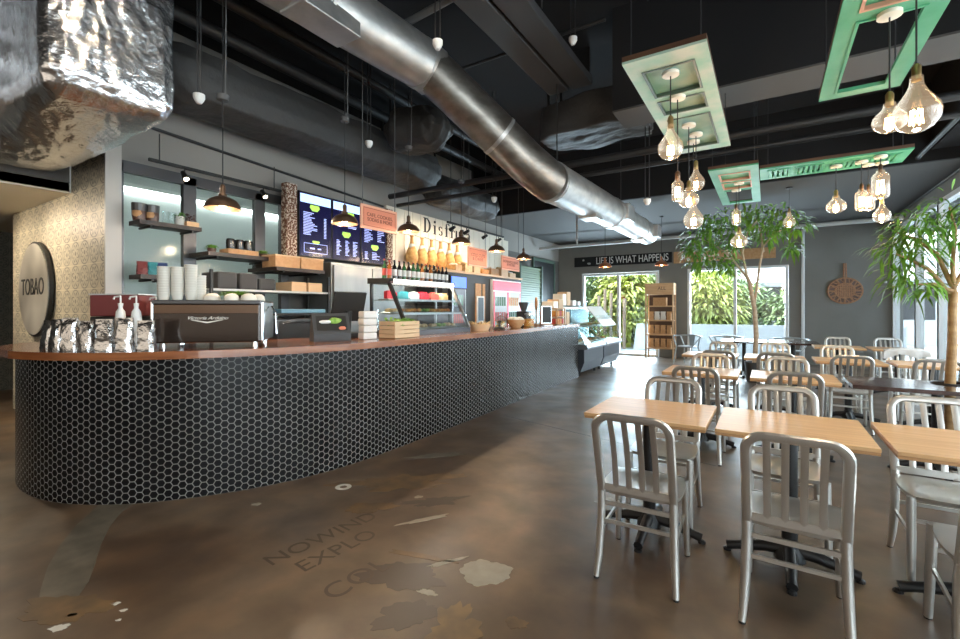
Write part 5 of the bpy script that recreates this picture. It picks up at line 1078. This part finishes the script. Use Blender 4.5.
# serif letters: thick stems, thin hairlines and slab serifs
ser = MB()
def vb(y, z0, z1, w_=.040): ser.box((-.0195, y - w_ / 2, z0), (-.008, y + w_ / 2, z1))
def hb_(y0, y1, z, h=.010): ser.box((-.0195, y0, z - h / 2), (-.008, y1, z + h / 2))
def arc(cy, cz, ry, rz_, a0, a1, thick=.036, thin=.009, n=16):
    for i in range(n):
        t0, t1 = a0 + (a1 - a0) * i / n, a0 + (a1 - a0) * (i + 1) / n; tm = (t0 + t1) / 2; w_ = thin + (thick - thin) * abs(math.cos(tm))
        pts = []
        for t_, k_ in ((t0, 1), (t1, 1), (t1, 0), (t0, 0)): pts.append((cy + (ry - w_ * (1 - k_)) * math.cos(t_), cz + (rz_ - min(w_, .03) * (1 - k_)) * math.sin(t_)))
        ser.hull([(x, p[0], p[1]) for x in (-.0195, -.008) for p in pts])
zb = .83; u = 1.03
# D
vb(u + .05, zb - .06, zb + .23, .042); hb_(u, u + .12, zb + .225); hb_(u, u + .12, zb - .055); arc(u + .07, zb + .085, .15, .145, -PI / 2, PI / 2)
x = u + .36; vb(x, zb - .06, zb + .12); hb_(x - .045, x + .045, zb - .055); hb_(x - .045, x, zb + .115); ser.hull([(q, x + .028 * math.cos(a), zb + .19 + .028 * math.sin(a)) for q in (-.0195, -.008) for a in [k_ * PI / 5 for k_ in range(10)]])
x = u + .55; arc(x, zb + .078, .060, .048, .15 * PI, 1.35 * PI, .026); arc(x, zb - .012, .064, .05, -.85 * PI, .45 * PI, .026)
x = u + .76; vb(x, zb - .06, zb + .17); hb_(x - .045, x + .045, zb - .055); hb_(x - .055, x + .065, zb + .115); arc(x + .045, zb + .17, .065, .06, .15 * PI, PI, .03)
x = u + .95; vb(x, zb - .06, zb + .12); hb_(x - .045, x + .045, zb - .055); arc(x + .055, zb + .06, .05, .06, .1 * PI, .9 * PI, .02)
x = u + 1.17; vb(x - .05, zb - .02, zb + .12, .034); arc(x + .005, zb - .0, .07, .06, PI, 2 * PI, .034); vb(x + .065, zb - .06, zb + .12, .034)
x = u + 1.37; vb(x, zb - .03, zb + .18); hb_(x - .05, x + .06, zb + .115); arc(x + .038, zb - .02, .055, .045, PI, 1.9 * PI, .03)
x = u + 1.57; vb(x + .05, zb - .05, zb + .08, .034); arc(x, zb + .075, .067, .045, 0, .9 * PI, .03); arc(x, zb - .01, .06, .05, 0, 2 * PI, .028)
ser.build('lettering', 'black', wb)

# dark housing with fridges, posters and the shelf on top
hs = thing('dark_cabinet', 'matt black cabinet wall holding the two drink fridges', 'cabinet', (-5.74, 6.78, 0))
MB().box((.0, 0, 0), (.62, 3.12, 2.10)).build('carcass', 'charcoal', hs); MB().box((-.0, -.03, 2.101), (.68, 3.15, 2.145)).build('shelf_top', 'pine', hs)
MB().box((.621, 1.12, .4), (.632, 1.34, 1.93)).box((.621, 1.40, .4), (.632, 1.50, 1.93)).build('wood_panel', 'kraft', hs)
po = thing('framed_poster', 'slim white framed dark poster on the black cabinet wall', 'poster', (-5.10, 7.92, 1.12)); MB().box((0, 0, 0), (.02, .28, .55)).build('frame', 'white', po); MB().box((.0205, .035, .035), (.022, .245, .515)).build('print', 'black', po)
def drink_fridge(y0, y1, z1, m, name, label, doors):
    t = thing('drink_fridge', label, 'fridge', (-5.115, y0, 0)); W = y1 - y0
    MB().box((0, 0, .05), (.06, W, z1)).build('cabinet', 'white' if m == 'red_lit' else 'black', t); MB().box((.061, .02, z1 - .24), (.075, W - .02, z1 - .03)).build('header', m, t)
    for d in range(doors):
        a, b_ = .03 + d * (W - .06) / doors, .03 + (d + 1) * (W - .06) / doors - .015
        dr = MB().box((.061, a, .15), (.072, b_, z1 - .27)).build('door', 'plastic_clear' if m == 'red_lit' else 'steel_dark', t); MB().box((.0725, b_ - .04, .5), (.10, b_ - .015, 1.3)).build('handle', 'red' if m == 'red_lit' else 'chrome', dr)
        MB().box((.0722, a, .15), (.078, a + .035, z1 - .27)).box((.0722, b_ - .012, .15), (.078, b_, z1 - .27)).build('door_frame', 'red_lit' if m == 'red_lit' else 'steel', dr)
        for r_ in range(4):
            bb = MB()
            for q in range(5): bb.box((.0725, a + .05 + q * (b_ - a - .12) / 5, .45 + r_ * .34), (.077, a + .05 + (q + .75) * (b_ - a - .12) / 5, .45 + r_ * .34 + .2))
            bb.build('bottle_row', ('food_orange', 'teal', 'label_red', 'bottle_green')[(r_ + d) % 4], dr)
    return t
drink_fridge(6.95, 7.48, 2.05, 'blue_lit', '', 'drink fridge with a glowing blue header', 1); drink_fridge(8.50, 9.82, 2.05, 'red_lit', '', 'wide drink fridge with a red header and two glass doors', 2)
tw = 0
# hanging hams on the white board
hm = None
for i in range(6):
    y = 6.42 + i * .29; t = thing('hanging_ham', '%s hanging cured ham from the screens, under the black serif lettering' % ordn[i].capitalize(), 'ham', (-5.55, y, 2.20), 0, 'hams hanging on the white board')
    MB().lathe([(0, 0), (.08, .02), (.125, .10), (.13, .18), (.10, .28), (.06, .36), (.035, .44), (.030, .52), (.04, .55), (0, .56)], (0, 0, 0), 16, .8).build('ham', 'ham', t, 50)
    MB().lathe([(.062, .33), (.066, .36), (.05, .40)], (0, 0, 0), 12).build('paper_collar', 'label_white', t); MB().tube([(0, 0, .55), (-.186, 0, .62)], .006, 6).build('hook', 'steel', t)
# crates and baskets on the cabinet top
for i, (y, w_, h, m) in enumerate(((7.35, .22, .16, 'ham'), (7.70, .26, .22, 'food_bread'), (8.02, .24, .20, 'kraft_light'), (8.35, .26, .14, 'food_orange'), (8.75, .34, .20, 'kraft'), (9.20, .32, .24, 'pine'), (9.58, .30, .14, 'kraft_light'))):
    z = 2.146; t = thing('wooden_box', ('small tan box below the hams', 'bread box behind the middle salmon sign', 'pale box beside the middle salmon sign', 'low orange box on the cabinet top', 'brown box below the farthest pendant', 'tall pine box behind the farthest salmon sign', 'low pale box at the end of the cabinet top')[i], 'box', (-5.28, y, z), 0, 'boxes along the cabinet top')
    MB().box((-.14, -w_ / 2, 0), (.14, w_ / 2, h * .75), bev=.004).build('box_body', m, t); b = MB(); [b.blob((rr.uniform(-.08, .08), rr.uniform(-w_ / 3, w_ / 3), h * .78), (.05, .05, .045), q, .15, 1) for q in range(6)]; b.build('contents', 'food_bread' if i % 2 else 'paper', t, 60)

# green shutter and green framed door
sh = thing('roller_shutter', 'green ribbed metal shutter between the cabinet and the rear corner', 'shutter', (-5.74, 10.55, 0)); b = MB()
for i in range(42): b.box((0, 0, .02 + i * .06), (.30 + .012 * (i % 2), 1.25, .02 + i * .06 + .052))
b.build('shutter_slats', 'green_shutter', sh); MB().box((0, -.04, 0), (.33, 0, 2.60)).box((0, 1.251, 0), (.34, 1.31, 2.60)).build('side_rail', 'dark_green_metal', sh)
gd = thing('green_door', 'dark green framed door near the rear corner', 'door', (-5.79, 11.95, 0)); MB().box((0, 0, 0), (.06, .07, 2.9)).box((0, 1.5, 0), (.06, 1.57, 2.9)).box((0, .07, 2.82), (.06, 1.5, 2.9)).build('door_frame', 'dark_green_metal', gd)
MB().box((.01, .07, .02), (.04, 1.5, 2.82)).build('door_leaf', 'black', gd)
b = MB(); [b.box((.041, .15, .3 + i * .12), (.05, .70, .3 + i * .12 + .09)) for i in range(20)]; b.build('louvre', 'charcoal', gd)

# ------------------------------------------------------------------ rear wall pieces
lb = thing('lettered_sign', 'long black board reading LIFE IS WHAT HAPPENS above the rear door', 'sign', (-5.25, 13.96, 2.74)); MB().box((0, 0, 0), (2.92, .038, .30)).build('board', 'black_matte', lb)
text('lettering', 'LIFE IS WHAT HAPPENS', .30, 'white', (1.77, -.003, .15), FY, lb, .004, sx=.68); MB().blob((.30, -.004, .20), (.035, .006, .03), 1, .1).blob((.48, -.004, .09), (.06, .004, .03), 2, .2).build('emblem', 'steel', lb)
rw = thing('rustic_board', 'rust brown plank board behind the tree foliage on the rear wall', 'sign', (-2.28, 13.96, 2.70)); MB().box((0, 0, 0), (.26, .038, .33)).box((.28, 0, .02), (2.45, .038, .30)).build('planks', 'kraft', rw)
wbk = thing('rattan_wall_basket', 'round woven rattan basket with a handle on the grey rear wall', 'basket', (1.565, 13.97, 1.84)); b = MB()
for r_ in (.33, .19): b.tube([(r_ * math.cos(a), -.02, r_ * .92 * math.sin(a)) for a in [k_ * PI / 18 for k_ in range(37)]], .018, 6)
for k_ in range(12):
    a = k_ * PI / 6; b.tube([(.19 * math.cos(a), -.02, .175 * math.sin(a)), (.33 * math.cos(a), -.02, .303 * math.sin(a))], .020, 6); b.tube([(.19 * math.cos(a), -.02, .175 * math.sin(a)), (.33 * math.cos(a + .3), -.02, .303 * math.sin(a + .3))], .010, 6)
for k_ in range(-4, 5): l = math.sqrt(max(0, .19 ** 2 - (k_ * .04) ** 2)); b.box((k_ * .04 - .013, -.035, -l), (k_ * .04 + .013, -.018, l)).box((-l, -.03, k_ * .04 - .008), (l, -.014, k_ * .04 + .008))
b.build('weave', 'rattan', wbk, 60); MB().tube([(-.02, -.02, .30), (-.02, -.02, .66)], .016, 8).tube([(.025, -.02, .30), (.02, -.02, .66)], .014, 8).build('handle', 'rattan', wbk); MB().lathe([(0, .008), (.31, .008), (.31, .016), (0, .016)], (0, 0, 0), 24).build('backing', 'bean_brown', wbk).rotation_euler = (PI / 2, 0, 0)

bs = thing('bread_rack', 'tall pale pine rack of coffee bags between the rear door and window', 'rack', (-2.95, 13.42, 0))
for x in (0, .72): MB().box((x, 0, 0), (x + .04, .04, 1.80)).box((x, .36, 0), (x + .04, .40, 1.80)).build('post', 'pine', bs)
MB().box((.0, -.01, 1.801), (.76, .41, 2.12)).build('header_board', 'pine', bs); text('header_mark', 'ALL', .13, 'bean_brown', (.45, -.012, 1.97), FY, bs, .001)
for z in (.28, .66, 1.06, 1.46): MB().box((.041, 0, z), (.719, .40, z + .035)).build('shelf', 'pine', bs)
MB().box((.041, .37, .3), (.719, .385, 1.80)).build('back_panel', 'walnut', bs)
for j, z in enumerate((.316, .696, 1.096)):
    for i in range(4):
        bag('%s coffee bag, %s on the %s shelf of the pine rack' % (('kraft', 'brown', 'white')[(i * (j + 1)) % 3 if j == 2 else 0], ordn[i], ('bottom', 'second', 'third')[j]), -2.95 + .14 + i * .16, 13.55, z, 0, .14, .25 - .02 * (j == 2), .09, ('kraft', 'kraft', ('paper' if i in (1, 2) else 'kraft'))[j], 'coffee bags on the pine rack', 60 + j * 4 + i)
tag(box('crate_box', 'kraft', (-2.75, 13.50, 1.4955), (-2.40, 13.70, 1.72), None, .004), 'brown box alone on the top shelf of the pine rack', 'box')

# ------------------------------------------------------------------ indoor trees
def limb(mb, pts, r0, r1): n = len(pts); mb.tube(pts, [r0 + (r1 - r0) * i / (n - 1) for i in range(n)], 8)
def tree(name, label, base, trunk, limbs, r, clusters, m, bark, L, W, seed, per, spread, droop=(.2, .8), pot=(.17, .38)):
    rnd = random.Random(seed); t = thing(name, label, 'tree', base); b = MB(); limb(b, trunk, r, r * .75); b.build('trunk', bark, t, 60); b = MB()
    for p in limbs: limb(b, p, r * .55, r * .16)
    b.build('branches', bark, t, 60); lf = MB()
    for c, R_ in clusters:
        for i in range(int(per * R_ / .35)):
            while True:
                p = Vector((rnd.uniform(-1, 1), rnd.uniform(-1, 1), rnd.uniform(-1, 1)))
                if p.length < 1: break
            q = Vector(c) + Vector((p.x * R_, p.y * R_, p.z * R_ * spread)); out = Vector((p.x, p.y, p.z * .3)) + Vector((rnd.uniform(-.5, .5), rnd.uniform(-.5, .5), rnd.uniform(-.5, .3)))
            leafmesh(lf, q, out, L * rnd.uniform(.6, 1.2), W * rnd.uniform(.7, 1.2), rnd.uniform(*droop), .15)
    lf.build('foliage', m, t); MB().lathe([(0, 0), (pot[0] * .8, 0), (pot[0], pot[1]), (pot[0] * .92, pot[1]), (pot[0] * .9, pot[1] - .03), (0, pot[1] - .03)], (0, 0, 0), 20).build('pot', 'charcoal', t, 40)
    return t
tree('slim_tree', 'slim indoor tree with pale forked trunk rising behind the tables', (-.22, 10.25, 0), [(0, 0, .3), (.03, 0, .9), (0, 0, 1.4), (-.08, 0, 1.9), (-.12, 0, 2.02)],
     [[(-.12, 0, 2.0), (-.35, 0, 2.35), (-.62, .1, 2.65), (-.95, .1, 2.85)], [(-.12, 0, 2.0), (-.20, -.1, 2.5), (-.1, -.1, 2.9), (.05, -.1, 3.1)], [(0, 0, 1.5), (.08, .05, 2.2), (.14, .1, 2.6), (.32, .1, 2.85), (.6, .1, 2.95)], [(.14, .1, 2.5), (.1, .2, 2.9), (0, .2, 3.2)], [(-.35, 0, 2.35), (-.7, -.1, 2.45), (-.9, -.1, 2.5)]],
     .045, [((-.95, 0, 2.85), .34), ((-.75, -.1, 3.12), .30), ((-.40, 0, 3.15), .35), ((0, 0, 3.2), .33), ((.38, 0, 3.12), .33), ((.62, .1, 2.98), .26), ((-1.05, 0, 2.60), .26), ((-.62, -.1, 2.5), .25), ((-.95, -.1, 2.35), .20), ((-.3, -.1, 2.75), .25), ((.25, 0, 2.85), .22), ((-.45, -.15, 2.28), .20), ((.60, .0, 2.55), .12)], 'leaf', 'bark', .17, .055, 77, 115, .75)
tree('potted_tree', 'leafy indoor tree with thick tan trunk beside the dark table', (1.335, 5.62, 0), [(0, -.10, .35), (0, -.10, .75), (.02, -.08, 1.1), (.03, -.05, 1.45), (.05, 0, 1.55)],
     [[(.05, 0, 1.53), (.04, 0, 1.8), (.06, 0, 2.1), (.02, 0, 2.3)], [(.04, 0, 1.50), (-.12, -.05, 1.75), (-.25, -.05, 1.85), (-.35, -.1, 1.9)], [(.04, 0, 1.6), (-.05, .05, 1.9), (-.20, .05, 2.05), (-.33, .05, 2.12)], [(.05, 0, 1.6), (.2, .05, 1.9), (.35, .1, 2.1)], [(.05, 0, 1.55), (-.10, -.1, 1.62), (-.22, -.1, 1.62)]],
     .040, [((-.26, -.1, 2.08), .20), ((-.36, 0, 1.95), .18), ((-.30, 0, 1.74), .13), ((-.15, 0, 2.18), .20), ((.05, 0, 2.28), .22), ((.28, 0, 2.25), .24), ((-.25, -.1, 1.66), .15), ((-.15, 0, 1.95), .18), ((.3, 0, 1.95), .22), ((-.12, -.05, 1.60), .12), ((.1, 0, 2.05), .16)], 'leaf', 'bark_tan', .17, .026, 78, 130, .8, (.2, .7), (.072, .36))
